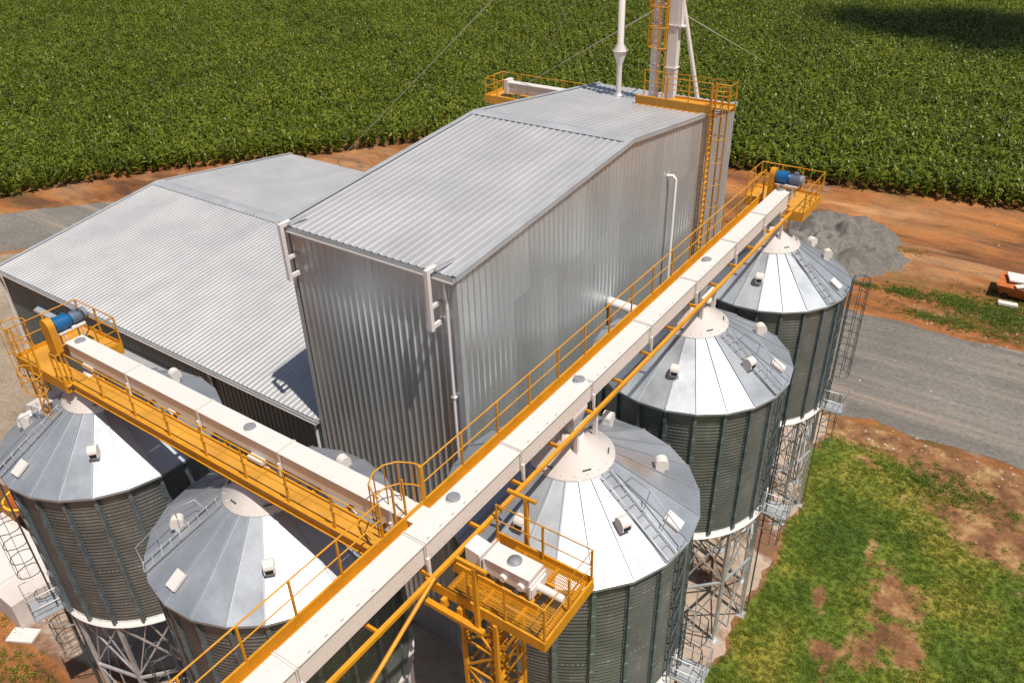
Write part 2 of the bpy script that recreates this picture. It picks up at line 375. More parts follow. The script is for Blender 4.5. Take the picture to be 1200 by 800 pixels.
for v_ in lawn.data.vertices: e_ = float(lawn_edge(np.float64(v_.co.y))); v_.co.x = e_+v_.co.x*(lx1-e_)
co = np.zeros(len(lawn.data.vertices)*3); lawn.data.vertices.foreach_get('co', co); co = co.reshape(-1,3)
atr = lawn.data.attributes.new('amount', 'FLOAT', 'POINT'); atr.data.foreach_set('value', lawn_amount(co[:,0], co[:,1]).astype(np.float32)); struct(lawn)

# ------------------------------------------------------------------ instanced stuff (grass tufts, maize, stones)
def leaf_mat(name, a, b, c, rough=.5, trans=.25, scale=.08, rnd=.55):
    m = NT(name); oi = m.n('ShaderNodeObjectInfo'); n1 = m.noise(scale, 4, .6)
    k = m.math('ADD', m.math('MULTIPLY', oi.outputs['Random'], rnd), m.math('MULTIPLY', n1, 1-rnd))
    col = m.ramp(k, [(.2, a), (.5, b), (.85, c)])
    m.set(Base_Color=col, Roughness=rough)
    tr = m.n('ShaderNodeBsdfTranslucent'); m.l(col, tr.inputs[0]); mx = m.n('ShaderNodeMixShader'); mx.inputs[0].default_value = trans
    m.l(m.b.outputs[0], mx.inputs[1]); m.l(tr.outputs[0], mx.inputs[2]); m.l(mx.outputs[0], m.out.inputs[0])
    return m.m
def instance_field(name, pts, variants, scales, smin=1, smax=1, tilt=.12):
    me = bpy.data.meshes.new(name); me.from_pydata(pts.tolist(), [], []); 
    sa = me.attributes.new('sc', 'FLOAT', 'POINT'); sa.data.foreach_set('value', np.asarray(scales, np.float32))
    rot = np.c_[rng.normal(0, tilt, len(pts)), rng.normal(0, tilt, len(pts)), rng.uniform(0, 2*PI, len(pts))].astype(np.float32)
    ra = me.attributes.new('rt', 'FLOAT_VECTOR', 'POINT'); ra.data.foreach_set('vector', rot.ravel())
    o = bpy.data.objects.new(name, me); C.objects.link(o)
    col = bpy.data.collections.new(name+'_source')
    for v in variants: col.objects.link(v)
    g = bpy.data.node_groups.new(name, 'GeometryNodeTree')
    g.interface.new_socket('Geometry', in_out='INPUT', socket_type='NodeSocketGeometry'); g.interface.new_socket('Geometry', in_out='OUTPUT', socket_type='NodeSocketGeometry')
    i = g.nodes.new('NodeGroupInput'); ou = g.nodes.new('NodeGroupOutput'); ip = g.nodes.new('GeometryNodeInstanceOnPoints')
    ci = g.nodes.new('GeometryNodeCollectionInfo'); ci.inputs[0].default_value = col; ci.inputs['Separate Children'].default_value = True; ci.inputs['Reset Children'].default_value = True
    ip.inputs['Pick Instance'].default_value = True
    ns = g.nodes.new('GeometryNodeInputNamedAttribute'); ns.data_type = 'FLOAT'; ns.inputs[0].default_value = 'sc'
    nr = g.nodes.new('GeometryNodeInputNamedAttribute'); nr.data_type = 'FLOAT_VECTOR'; nr.inputs[0].default_value = 'rt'
    L = g.links.new
    L(i.outputs[0], ip.inputs['Points']); L(ci.outputs[0], ip.inputs['Instance']); L(nr.outputs[0], ip.inputs['Rotation']); L(ns.outputs[0], ip.inputs['Scale']); L(ip.outputs[0], ou.inputs[0])
    md = o.modifiers.new('scatter', 'NODES'); md.node_group = g
    o['kind'] = 'stuff'; return o

def blade(mb, x, y, z, az, ln, wd, el0, droop, seg=4, fold=.0, twist=0):
    d = Vector((math.cos(az), math.sin(az), 0)); sd = Vector((-math.sin(az), math.cos(az), 0)); p = Vector((x,y,z)); vs = []
    for k in range(seg+1):
        t = k/seg; wv = wd*(.55+1.2*t*(1-t)*1.4)*(1-t**3)+.004; e = el0-droop*t
        tw = twist*t; s2 = sd*math.cos(tw)+Vector((0,0,1))*math.sin(tw)
        vs += [p-s2*wv/2, p+s2*wv/2]; p = p+(d*math.cos(e)+Vector((0,0,1))*math.sin(e))*(ln/seg)
    mb.add(vs, [(2*k,2*k+1,2*k+3,2*k+2) for k in range(seg)], True)
def maize(i):
    r = random.Random(100+i); mb = MB(); h = r.uniform(1.5, 1.9); mb.tube((0,0,0), (0,0,h), .025, 5, .012)
    az = r.uniform(0, PI)
    nl = 11
    for k in range(nl):
        t = k/(nl-1); z = h*(.22+.76*t); az += PI+r.uniform(-.5, .5)
        ln = (.50+.36*math.sin(PI*(.25+.6*t)))*r.uniform(.85, 1.15)
        blade(mb, 0, 0, z, az, ln, r.uniform(.14,.19), r.uniform(.75,1.2), r.uniform(1.2,2.3), 5, 0, r.uniform(-.9,.9))
    for k in range(2): blade(mb, 0, 0, h, r.uniform(0,6.28), .5, .07, 1.35, .6, 3)
    return bpy.data.objects.new('maize_plant', mb.mesh('maize_plant', M_['maize']))
M_['maize'] = leaf_mat('maize_leaf', (.065,.098,.006), (.135,.178,.010), (.26,.295,.028), .38, .28, .06)
# field boundary, left to right along the near edge
fe = np.array([(-130,-60),(-96,-22),(-79.5,2),(-74.8,16.7),(-71.2,24.2),(-66.3,31.5),(-54,45.4),(-49.4,52),(-38,58.5),(-25,61.5),(-14.6,62.7),(-1.65,63.8),(13,66.2),(40,71),(80,79)])
from math import hypot
def beyond(P):
    # signed side of the boundary polyline: True where P lies on the field side
    best = np.full(len(P), 1e9); side = np.zeros(len(P))
    for a_, b_ in zip(fe[:-1], fe[1:]):
        ab = b_-a_; t = np.clip(((P-a_)@ab)/(ab@ab), 0, 1); q = a_+t[:,None]*ab; d = np.hypot(*(P-q).T)
        cr = ab[0]*(P[:,1]-a_[1])-ab[1]*(P[:,0]-a_[0]); m_ = d < best; best[m_] = d[m_]; side[m_] = cr[m_]
    return side > 0, best
ang = math.atan2(-20.6, 14.3); dr = np.array([math.cos(ang), math.sin(ang)]); dn = np.array([-dr[1], dr[0]])
rows = np.arange(-330, 330, 1.22); al = np.arange(-330, 330, .27)
A, B = np.meshgrid(al, rows); P = np.array([-80., 90.])+A.reshape(-1,1)*dr+B.reshape(-1,1)*dn
P += np.c_[rng.normal(0,.05,len(P)), rng.normal(0,.05,len(P))]
camxy = np.array([14.917,-17.747]); fwd = np.array([fw.x, fw.y]); fwd /= np.hypot(*fwd); rgt = np.array([fwd[1], -fwd[0]])
q = P-camxy; depth = q@fwd; lat = q@rgt
ok = (depth > 30) & (depth < 262) & (np.abs(lat) < depth*.70+14)
P = P[ok]; sd_, ds = beyond(P); P = P[sd_]; ds = ds[sd_]
gap = fbm(P[:,0], P[:,1], 2.2, 61)
def near_line(pl, wd):
    m_ = np.zeros(len(P), bool); pl = np.array(pl, float)
    for a_, b_ in zip(pl[:-1], pl[1:]):
        ab = b_-a_; t = np.clip(((P-a_)@ab)/(ab@ab), 0, 1); m_ |= np.hypot(*(P-a_-t[:,None]*ab).T) < wd
    return m_
wob = fbm(P[:,0], P[:,1], 14, 63)
lanes = near_line([(-168,50),(-162.5,66),(-162,76),(-161,88),(-156,100),(-140,125)], 1.0) | (near_line([(-112,38),(-106.5,50),(-104,60),(-99,69),(-88,84),(-60,112)], .55) & (wob > .42))
P = P[(gap > .20) & ~lanes]
dd = np.hypot(*(P-camxy).T)
sc = (.96+.28*fbm(P[:,0], P[:,1], 9, 71))*rng.uniform(.85,1.15,len(P))
f_ = instance_field('maize_crop', np.c_[P, np.zeros(len(P))], [maize(i) for i in range(7)], sc, tilt=.09)
f_['label'] = 'dense green maize crop filling the field behind the sheds'; f_['category'] = 'crop'
print('maize', len(P))

M_['grass'] = leaf_mat('grass_blade', (.050,.110,.006), (.120,.172,.009), (.30,.25,.03), .6, .3, .22, .25)
def tuft(i, big=1):
    r = random.Random(i); mb = MB()
    for k in range(9):
        blade(mb, r.uniform(-.09,.09), r.uniform(-.09,.09), 0, r.uniform(0,6.28), r.uniform(.07,.15)*big, .018*big, r.uniform(.7,1.35), r.uniform(.3,1.2), 2)
    return bpy.data.objects.new('grass_tuft', mb.mesh('grass_tuft', M_['grass']))
N = 52000; P = np.c_[rng.uniform(7.6, 31, N), rng.uniform(-4, 25.5, N)]
am = lawn_amount(P[:,0], P[:,1]); P = P[rng.uniform(0,1,N) < am*.95]
g_ = instance_field('lawn_grass', np.c_[P, np.full(len(P), .022)], [tuft(i) for i in range(6)], rng.uniform(.6,1.25,len(P))*(.7+.6*fbm(P[:,0],P[:,1],1.5,77)), tilt=.1)
g_['label'] = 'green and yellowing lawn grass beside the right hand silos'; g_['category'] = 'grass'
# weeds on the bare soil
wp = []
for cx, cy, rx, ry, n_ in [(14.2,44.4,3.6,3.2,1500),(10.9,45.0,1.5,1.1,420),(7.5,44.6,1.5,.9,260),(10.5,41.6,3,.8,300),(4.6,44.2,1.5,.5,90),(5.2,52,2.2,.8,60),(-75.5,8,2.5,3,60),(-21.5,-9.5,2.2,2.2,110),(-17,-12,3,1.2,110),(-5,50.5,3,1,40),
                            (14.5,22.5,3.5,1.6,420),(-26,-5,1.2,1,40)]:
    q = np.c_[rng.normal(cx, rx*.5, n_), rng.normal(cy, ry*.5, n_)]; wp.append(q)
wp = np.vstack(wp)
g_ = instance_field('weeds', np.c_[wp, np.full(len(wp), .0)], [tuft(20+i, 1.25) for i in range(4)], rng.uniform(.7,1.9,len(wp)), tilt=.2)
g_['label'] = 'clumps of green weeds growing on the bare orange soil'; g_['category'] = 'weeds'
# small pale stones
def stone(i):
    r = random.Random(500+i); mb = MB(); n_ = 7
    pr = [(.001,.10),(.12,.075),(.19,0),(.13,-.05)]
    mb.lathe(pr, n_, smooth=False); mb.v = [(x*r.uniform(.6,1.3), y*r.uniform(.6,1.3), z*r.uniform(.7,1.2)) for x, y, z in mb.v]
    return bpy.data.objects.new('stone', mb.mesh('stone', M_['stone']))
M_['stone'] = paint('pale_stone', (.44,.36,.28), .9, .2, .3)
N = 900; P = np.c_[rng.uniform(-90, 40, N), rng.uniform(-20, 62, N)]
inb = ((P[:,0] > -36) & (P[:,0] < 1) & (P[:,1] > -1) & (P[:,1] < 24)); P = P[~inb & (~beyond(P)[0])]
P = np.vstack([P, np.c_[rng.uniform(8.5,20,90), rng.uniform(40.5,44,90)], np.c_[rng.uniform(9,24,70), rng.uniform(24.5,26.6,70)]])
s_ = instance_field('scattered_stones', np.c_[P, np.full(len(P), .02)], [stone(i) for i in range(4)], rng.uniform(.12,.5,len(P)), tilt=.1)
s_['label'] = 'small pale stones and crumbs strewn over the bare soil and road'; s_['category'] = 'stones'

# gravel pile
def pile():
    cx, cy = .5, 50.0
    def zf(X, Y):
        u = (X-cx)/5.2; v_ = (Y-cy)/6.6; d = np.sqrt(u*u+v_*v_)+(fbm(X, Y, 3.2, 81)-.5)*.9+(fbm(X, Y, .9, 83)-.5)*.18
        h = 1.9*np.clip(1-d, 0, 1)**.8*(.15+1.7*np.abs(fbm(X, Y, 3.0, 91)-.5)*2+.8*fbm(X, Y, 1.5, 92)); 
        h += .7*np.clip(1-np.hypot((X-3.4)/2.2, (Y-47.2)/2.0), 0, 1)+.8*np.clip(1-np.hypot((X+1.6)/2.4, (Y-52)/2.2), 0, 1)
        return np.where(d < 1.02, h+.03+.22*(fbm(X, Y, .6, 95)-.45)*np.clip((1.02-d)*4, 0, 1), -.05)
    return grid_mesh('gravel_pile', cx-8.5, cx+9.5, cy-8.5, cy+8.5, 120, 120, zf, gravel_mat('pile_gravel', .12, .21, False),
                     keep=lambda x, y: True)
tag(pile(), 'heap of grey gravel tipped on the orange soil behind the farthest silo', 'gravel pile')

# ------------------------------------------------------------------ corrugated sheeting
def corr(mb, length, pt, bot, top, nrm, pitch=.33, h=.040):
    """ribbed sheet: pt(u) base point along the run; bot/top(u) give the two ends as Vectors; nrm the outward normal"""
    nrm = Vector(nrm); prof = [(0,0),(.58,0),(.72,1),(.82,1)]; us = []; k = 0
    while k*pitch < length:
        for a_, hh in prof:
            u = (k+a_)*pitch
            if u < length: us.append((u, hh*h))
        k += 1
    us.append((length, 0)); vs = []
    for u, hh in us: vs += [bot(u)+nrm*hh, top(u)+nrm*hh]
    mb.add(vs, [(2*i,2*i+2,2*i+3,2*i+1) for i in range(len(us)-1)]); return mb
V = Vector
# ---- tall shed
W, L_, YR = 7.95, 23.2, 11.8; ZF, ZR, ZB = 19.2, 20.24, 18.85
tb = thing('tall_shed', 'tall zinc clad processing building with a ribbed gable roof', 'building', (-W/2, L_/2, 0))
def gz(y): return ZF+(ZR-ZF)*y/YR if y < YR else ZR+(ZB-ZR)*(y-YR)/(L_-YR)
e = .10  # roof overhang
nf = V((0, -(ZR-ZF), YR)).normalized(); nb = V((0, (ZR-ZB), L_-YR)).normalized()
r1 = corr(MB(), W+2*e, None, lambda u: V((-W-e+u, -.12, gz(0)-.01)), lambda u: V((-W-e+u, YR, ZR)), nf)
corr(r1, W+2*e, None, lambda u: V((-W-e+u, YR, ZR)), lambda u: V((-W-e+u, L_+.12, ZB-.01)), nb)
roof = r1.build('roof', M_['roof'], tb)
MB().add([V((-W-e-.02,YR-.42,gz(YR-.42)+.05)),V((e+.02,YR-.42,gz(YR-.42)+.05)),V((e+.02,YR,ZR+.075)),V((-W-e-.02,YR,ZR+.075)),V((e+.02,YR+.42,gz(YR+.42)+.05)),V((-W-e-.02,YR+.42,gz(YR+.42)+.05))],
         [(0,1,2,3),(3,2,4,5)]).build('ridge_cap', M_['trim'], roof)
mb = MB()  # verge flashings
for x in (-W-e-.03, e+.03):
    sx = 1 if x > 0 else -1
    for y0, y1 in ((-.14,YR),(YR,L_+.14)):
        p0, p1 = V((x, y0, gz(max(y0,0))+.035)), V((x, y1, gz(min(y1,L_))+.035)); mb = MB()
        mb.beam(p0+V((-sx*.10,0,.025)), p1+V((-sx*.10,0,.025)), .24, .02); mb.beam(p0-V((0,0,.07)), p1-V((0,0,.07)), .02, .18); mb.build('verge_flashing', M_['trim'], roof)
corr(MB(), W, None, lambda u: V((-W+u, 0, 0)), lambda u: V((-W+u, 0, ZF-.03)), (0,-1,0)).build('wall', M_['wall'], tb)
w2 = MB(); corr(w2, L_, None, lambda u: V((0, u, 0)), lambda u: V((0, u, gz(u)-.03)), (1,0,0)); w2.build('wall', M_['wall'], tb)
w3 = MB(); corr(w3, L_, None, lambda u: V((-W, u, 0)), lambda u: V((-W, u, gz(u)-.03)), (-1,0,0)); w3.build('wall', M_['wall'], tb)
w4 = MB(); corr(w4, W, None, lambda u: V((-W+u, L_, 0)), lambda u: V((-W+u, L_, ZB-.03)), (0,1,0)); w4.build('wall', M_['wall'], tb)
mb = MB()
for x, y in ((0,0),(-W,0),(0,L_),(-W,L_)):
    sx = 1 if x == 0 else -1; sy = -1 if y == 0 else 1
    mb = MB(); mb.bb(x+sx*.045, x+sx*.055, y+sy*.05, y-sy*.16, 0, gz(y)-.05); mb.bb(x+sx*.055, x-sx*.16, y+sy*.045, y+sy*.055, 0, gz(y)-.05)
    mb.build('corner_flashing', M_['trim'], tb)
mb = MB(); mb.bb(-W-.1, .1, -.26, -.10, ZF-.14, ZF-.125); mb.bb(-W-.1, .1, -.27, -.26, ZF-.14, ZF+.02); mb.bb(-W-.1, .1, -.10, -.09, ZF-.14, ZF-.03)
mb.bb(-W-.11,-W-.1,-.27,-.09,ZF-.14,ZF+.02); mb.bb(.1,.11,-.27,-.09,ZF-.14,ZF+.02); mb.build('gutter', M_['trim'], tb)
MB().bb(-W-.1, .1, -.31, -.285, ZF-.17, ZF-.115).build('gutter_lip', M_['pvc'], tb)
dp = MB().path([(-.34,-.18,ZF-.12),(-.34,-.18,ZF-.5),(-.34,-.14,ZF-.8),(-.34,-.14,.3)], .055).build('downpipe', M_['pvc'], tb)
for z in (6.5,10.6,14.4): MB().bb(-.43,-.25,-.2,-.04,z-.03,z+.03).build('pipe_clamp', M_['pvc'], dp)
for x in (-W+.42, -.72):   # U shaped white brackets standing on the gutter
    b_ = MB(); b_.bb(x-.075, x+.075, -.62, -.47, ZF-2.0, ZF+.1)
    b_.bb(x-.075, x+.075, -.62, -.10, ZF+.1, ZF+.25); o_ = b_.build('sign_bracket', M_['pvc'], tb)
    MB().bb(x-.055, x+.055, -.47, -.045, ZF-1.95, ZF-1.80).build('bracket_arm', M_['pvc'], o_); MB().bb(x-.055, x+.055, -.47, -.045, ZF-1.2, ZF-1.08).build('bracket_arm', M_['pvc'], o_)
    MB().beam((x+.1,-.3,ZF+.2),(x+.25,.55,ZF+.28),.05,.05).build('stay', M_['steel'], o_)
# thin vertical pipe with an elbow on the long wall, and the duct to the conveyor
MB().path([(0,15.6,17.45),(.30,15.6,17.5),(.42,15.62,17.35),(.42,15.62,9.5)], .075, 10).build('vent_pipe', M_['pvc'], tb)
du = MB(); du.tube((.03,10.35,13.35),(2.0,10.2,13.35),.22,20); du.build('spout_duct', M_['pvc'], tb)
MB().tube((.045,10.35,13.35),(.10,10.35,13.35),.30,20).build('duct_flange', M_['trim'], tb)

# ---- low shed
X0, X1 = -34.86, -W-.06; LZ, LR, LYR, LL = 10.17, 11.71, 11.24, 22.6
lb = thing('low_shed', 'long low zinc clad shed with a wide ribbed gable roof', 'building', ((X0+X1)/2, LL/2, 0))
def lz(y): return LZ+(LR-LZ)*y/LYR if y < LYR else LR-(LR-LZ)*(y-LYR)/(LL-LYR)
nf = V((0,-(LR-LZ),LYR)).normalized(); nb = V((0,(LR-LZ),LL-LYR)).normalized(); ln = X1-X0+.1
r1 = corr(MB(), ln, None, lambda u: V((X0-.1+u, -.14, lz(0)-.015)), lambda u: V((X0-.1+u, LYR, LR)), nf, .30, .034)
corr(r1, ln, None, lambda u: V((X0-.1+u, LYR, LR)), lambda u: V((X0-.1+u, LL+.14, LZ-.015)), nb, .30, .034)
roof = r1.build('roof', M_['roof'], lb)
MB().add([V((X0-.12,LYR-.45,lz(LYR-.45)+.055)),V((X1,LYR-.45,lz(LYR-.45)+.055)),V((X1,LYR,LR+.08)),V((X0-.12,LYR,LR+.08)),V((X1,LYR+.45,lz(LYR+.45)+.055)),V((X0-.12,LYR+.45,lz(LYR+.45)+.055))],
         [(0,1,2,3),(3,2,4,5)]).build('ridge_cap', M_['trim'], roof)
mb = MB()
for y0, y1 in ((-.16,LYR),(LYR,LL+.16)):
    mb = MB(); p0, p1 = V((X0-.12,y0,lz(max(y0,0))+.04)), V((X0-.12,y1,lz(min(y1,LL))+.04)); mb.beam(p0+V((.1,0,.025)), p1+V((.1,0,.025)), .24, .02); mb.beam(p0-V((0,0,.07)), p1-V((0,0,.07)), .02, .18); mb.build('verge_flashing', M_['trim'], roof)
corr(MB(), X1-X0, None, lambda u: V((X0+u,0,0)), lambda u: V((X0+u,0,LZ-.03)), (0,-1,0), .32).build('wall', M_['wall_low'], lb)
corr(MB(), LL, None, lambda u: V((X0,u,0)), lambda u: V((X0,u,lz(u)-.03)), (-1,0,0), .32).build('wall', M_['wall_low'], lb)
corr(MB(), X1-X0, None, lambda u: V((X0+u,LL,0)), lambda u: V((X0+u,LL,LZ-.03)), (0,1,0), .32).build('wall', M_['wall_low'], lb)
mb = MB(); mb.bb(X0-.12,X1,-.28,-.12,LZ-.15,LZ-.135); mb.bb(X0-.12,X1,-.29,-.28,LZ-.15,LZ); mb.bb(X0-.12,X1,-.12,-.11,LZ-.15,LZ-.03); mb.bb(X1,X1+.012,-.29,-.11,LZ-.15,LZ+.03); mb.build('gutter', M_['trim'], lb)
MB().bb(X0-.12,X1,-.315,-.295,LZ-.175,LZ-.12).build('gutter_lip', M_['pvc'], lb)
MB().path([(X0+.05,-.2,LZ-.15),(X0+.05,-.2,LZ-.6),(X0+.05,-.15,LZ-.9),(X0+.05,-.15,.2)], .07).build('downpipe', M_['pvc'], lb)
MB().path([(-15.35,-.2,LZ-.15),(-15.35,-.14,LZ-.7),(-15.35,-.14,.2)], .07).build('downpipe', M_['pvc'], lb)
MB().path([(X1-.25,-.2,LZ-.15),(X1-.25,-.14,LZ-.6),(X1-.25,-.14,.2)], .07).build('downpipe', M_['pvc'], lb)
cn = MB(); cn.add([(-31.2,-.05,8.75),(-17.4,-.05,8.75),(-17.4,-.42,8.62),(-31.2,-.42,8.62)], [(0,3,2,1)]); cn.bb(-31.2,-17.4,-.445,-.425,8.5,8.64); cn.build('canopy', M_['roof'], lb)
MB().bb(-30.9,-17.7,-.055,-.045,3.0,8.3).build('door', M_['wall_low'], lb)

# ------------------------------------------------------------------ silos
RC, RE, ZE, ZRING, AP, RCAP, NS = 3.62, 3.86, 13.2, 7.0, 13.2+3.86*.6, 1.28, 22
def silo_body_mesh():
    n_ = NS*5; prof = []; z = ZRING; k = 0
    while z < ZE-.02:
        prof.append((RC+(.034 if k % 2 else -.034), z)); z += .075; k += 1
    m_ = len(prof); vs = [(r*math.cos(2*PI*i/n_), r*math.sin(2*PI*i/n_), zz) for r, zz in prof for i in range(n_)]
    fs = [(j*n_+i, j*n_+(i+1) % n_, (j+1)*n_+(i+1) % n_, (j+1)*n_+i) for j in range(m_-1) for i in range(n_)]
    me = bpy.data.meshes.new('body'); me.from_pydata(vs, [], fs); me.materials.append(M_['body'])
    me.polygons.foreach_set('use_smooth', [True]*len(fs))
    at = me.attributes.new('UVMap', 'FLOAT_VECTOR', 'CORNER'); uv = []
    for j in range(m_-1):
        for i in range(n_):
            a0, a1 = i/5, (i+1)/5; z0, z1 = prof[j][1], prof[j+1][1]; uv += [a0,z0,0, a1,z0,0, a1,z1,0, a0,z1,0]
    at.data.foreach_set('vector', uv); me.update(); return me
SH = {}
SH['body'] = silo_body_mesh()
mb = MB(); rs = [RCAP-.1, 2.2, 3.0, RE]; vs = []
for i in range(NS):
    a0 = 2*PI*i/NS; a1 = 2*PI*(i+1)/NS
    b0 = len(vs); vs += [(r*math.cos(a_), r*math.sin(a_), AP-.6*r) for r in rs for a_ in (a0, a1)]+[(RE*math.cos(a0),RE*math.sin(a0),ZE-.09),(RE*math.cos(a1),RE*math.sin(a1),ZE-.09)]
    mb.add(vs[b0:], [(0,2,3,1),(2,4,5,3),(4,6,7,5),(6,8,9,7)])
mb.lathe([(RE-.01,ZE-.03),(RC-.05,ZE-.03)], NS)
SH['roof'] = mb.mesh('roof', M_['cone']); SH['roof_stained'] = mb.mesh('roof', M_['cone_stained'])
mb = MB()
for i in range(NS):
    a_ = 2*PI*i/NS; d = V((math.cos(a_), math.sin(a_), 0)); mb.beam(d*(RCAP-.05)+V((0,0,AP-.6*(RCAP-.05)+.03)), d*(RE-.03)+V((0,0,ZE+.03)), .045, .07)
SH['seam'] = mb.mesh('roof_seams', M_['seam'])
mb = MB().lathe([(RCAP,AP-.6*RCAP+.01),(RCAP,AP-.6*RCAP+.075),(.36,AP-.6*.36+.09),(.36,AP+.12),(.001,AP+.12)], 40)
for k in range(20):
    a_ = 2*PI*k/20; x, y = (RCAP-.10)*math.cos(a_), (RCAP-.10)*math.sin(a_); z_ = AP-.6*(RCAP-.10); mb.tube((x,y,z_+.07),(x,y,z_+.115),.022,6)
SH['cap'] = mb.mesh('cap', M_['white'])
SH['ring'] = MB().lathe([(RC-.06,ZRING-.16),(RC+.15,ZRING-.16),(RC+.15,ZRING-.11),(RC+.03,ZRING-.10),(RC+.03,ZRING+.10),(RC-.02,ZRING+.10)], 66).mesh('base_ring', M_['white'])
SH['hopper'] = MB().lathe([(RC-.08,ZRING),(.22,ZRING-3.6),(.22,ZRING-3.9)], 44).mesh('hopper', M_['dark_metal'])  # hopper's dark colour holds the shade under the silo body
mb = MB()
mb.add([(RC+.01,-.05,0),(RC+.12,-.05,0),(RC+.12,.05,0),(RC+.01,.05,0),(RC+.01,-.05,1),(RC+.12,-.05,1),(RC+.12,.05,1),(RC+.01,.05,1)], [(0,1,5,4),(1,2,6,5),(2,3,7,6),(4,5,6,7)])
mb.v = [(x,y,ZRING+.02+z*(ZE-ZRING-.14)) for x,y,z in mb.v]
mb.bb(RC+.0,RC+.045,-.10,.10,ZRING+.02,ZE-.12)
for z in np.arange(ZRING+.5, ZE-.3, .84): mb.bb(RC+.115,RC+.135,-.062,.062,z,z+.26)
SH['stiff'] = mb.mesh('stiffener', M_['stiff'])
mb = MB(); mb.beam((RC-.02,0,ZRING-.1),(RC-.02,0,.05),.13,.13,(1,0,0)); mb.bb(RC-.22,RC+.18,-.2,.2,0.01,.05)
SH['leg'] = mb.mesh('leg', M_['steel'])
NL = 11; rl = RC-.02
def lp(i, z): a_ = 2*PI*i/NL; return V((rl*math.cos(a_), rl*math.sin(a_), z))
mb = MB(); mb.beam(lp(0,6.75), lp(1,3.85), .06, .06); mb.beam(lp(1,6.75), lp(0,3.85), .06, .06); mb.beam(lp(0,3.75), lp(1,3.75), .10, .10)
mb.beam(lp(0,3.6), lp(1,.15), .05, .05); mb.beam(lp(1,3.6), lp(0,.15), .05, .05); md = (lp(0,0)+lp(1,0))/2; mb.tube(md+V((0,0,3.75)), md+V((0,0,.05)), .03, 6); mb.beam(lp(0,3.7), md+V((0,0,6.8)), .045, .045); mb.beam(lp(1,3.7), md+V((0,0,6.8)), .045, .045); SH['brace'] = mb.mesh('brace', M_['steel'])
def vent_mesh():
    pr = [(-.13,-.05),(-.13,.16)]
    for k in range(9): a_ = PI*.95-k*PI*1.05/8; pr.append((.06+.20*math.cos(a_), .22+.20*math.sin(a_)))
    pr += [(.26,.06),(.15,.06),(.13,-.12)]
    return MB().prism(pr, (0,0,0), (1,0,0), (0,0,1), (0,1,0), .30).mesh('roof_vent', M_['white'])
SH['vent'] = vent_mesh()
SH['mouth'] = MB().box((.262,0,.14), (.008,.22,.13)).mesh('vent_mouth', M_['gap'])
def pol(r, deg, z): return V((r*math.cos(R(deg)), r*math.sin(R(deg)), z))
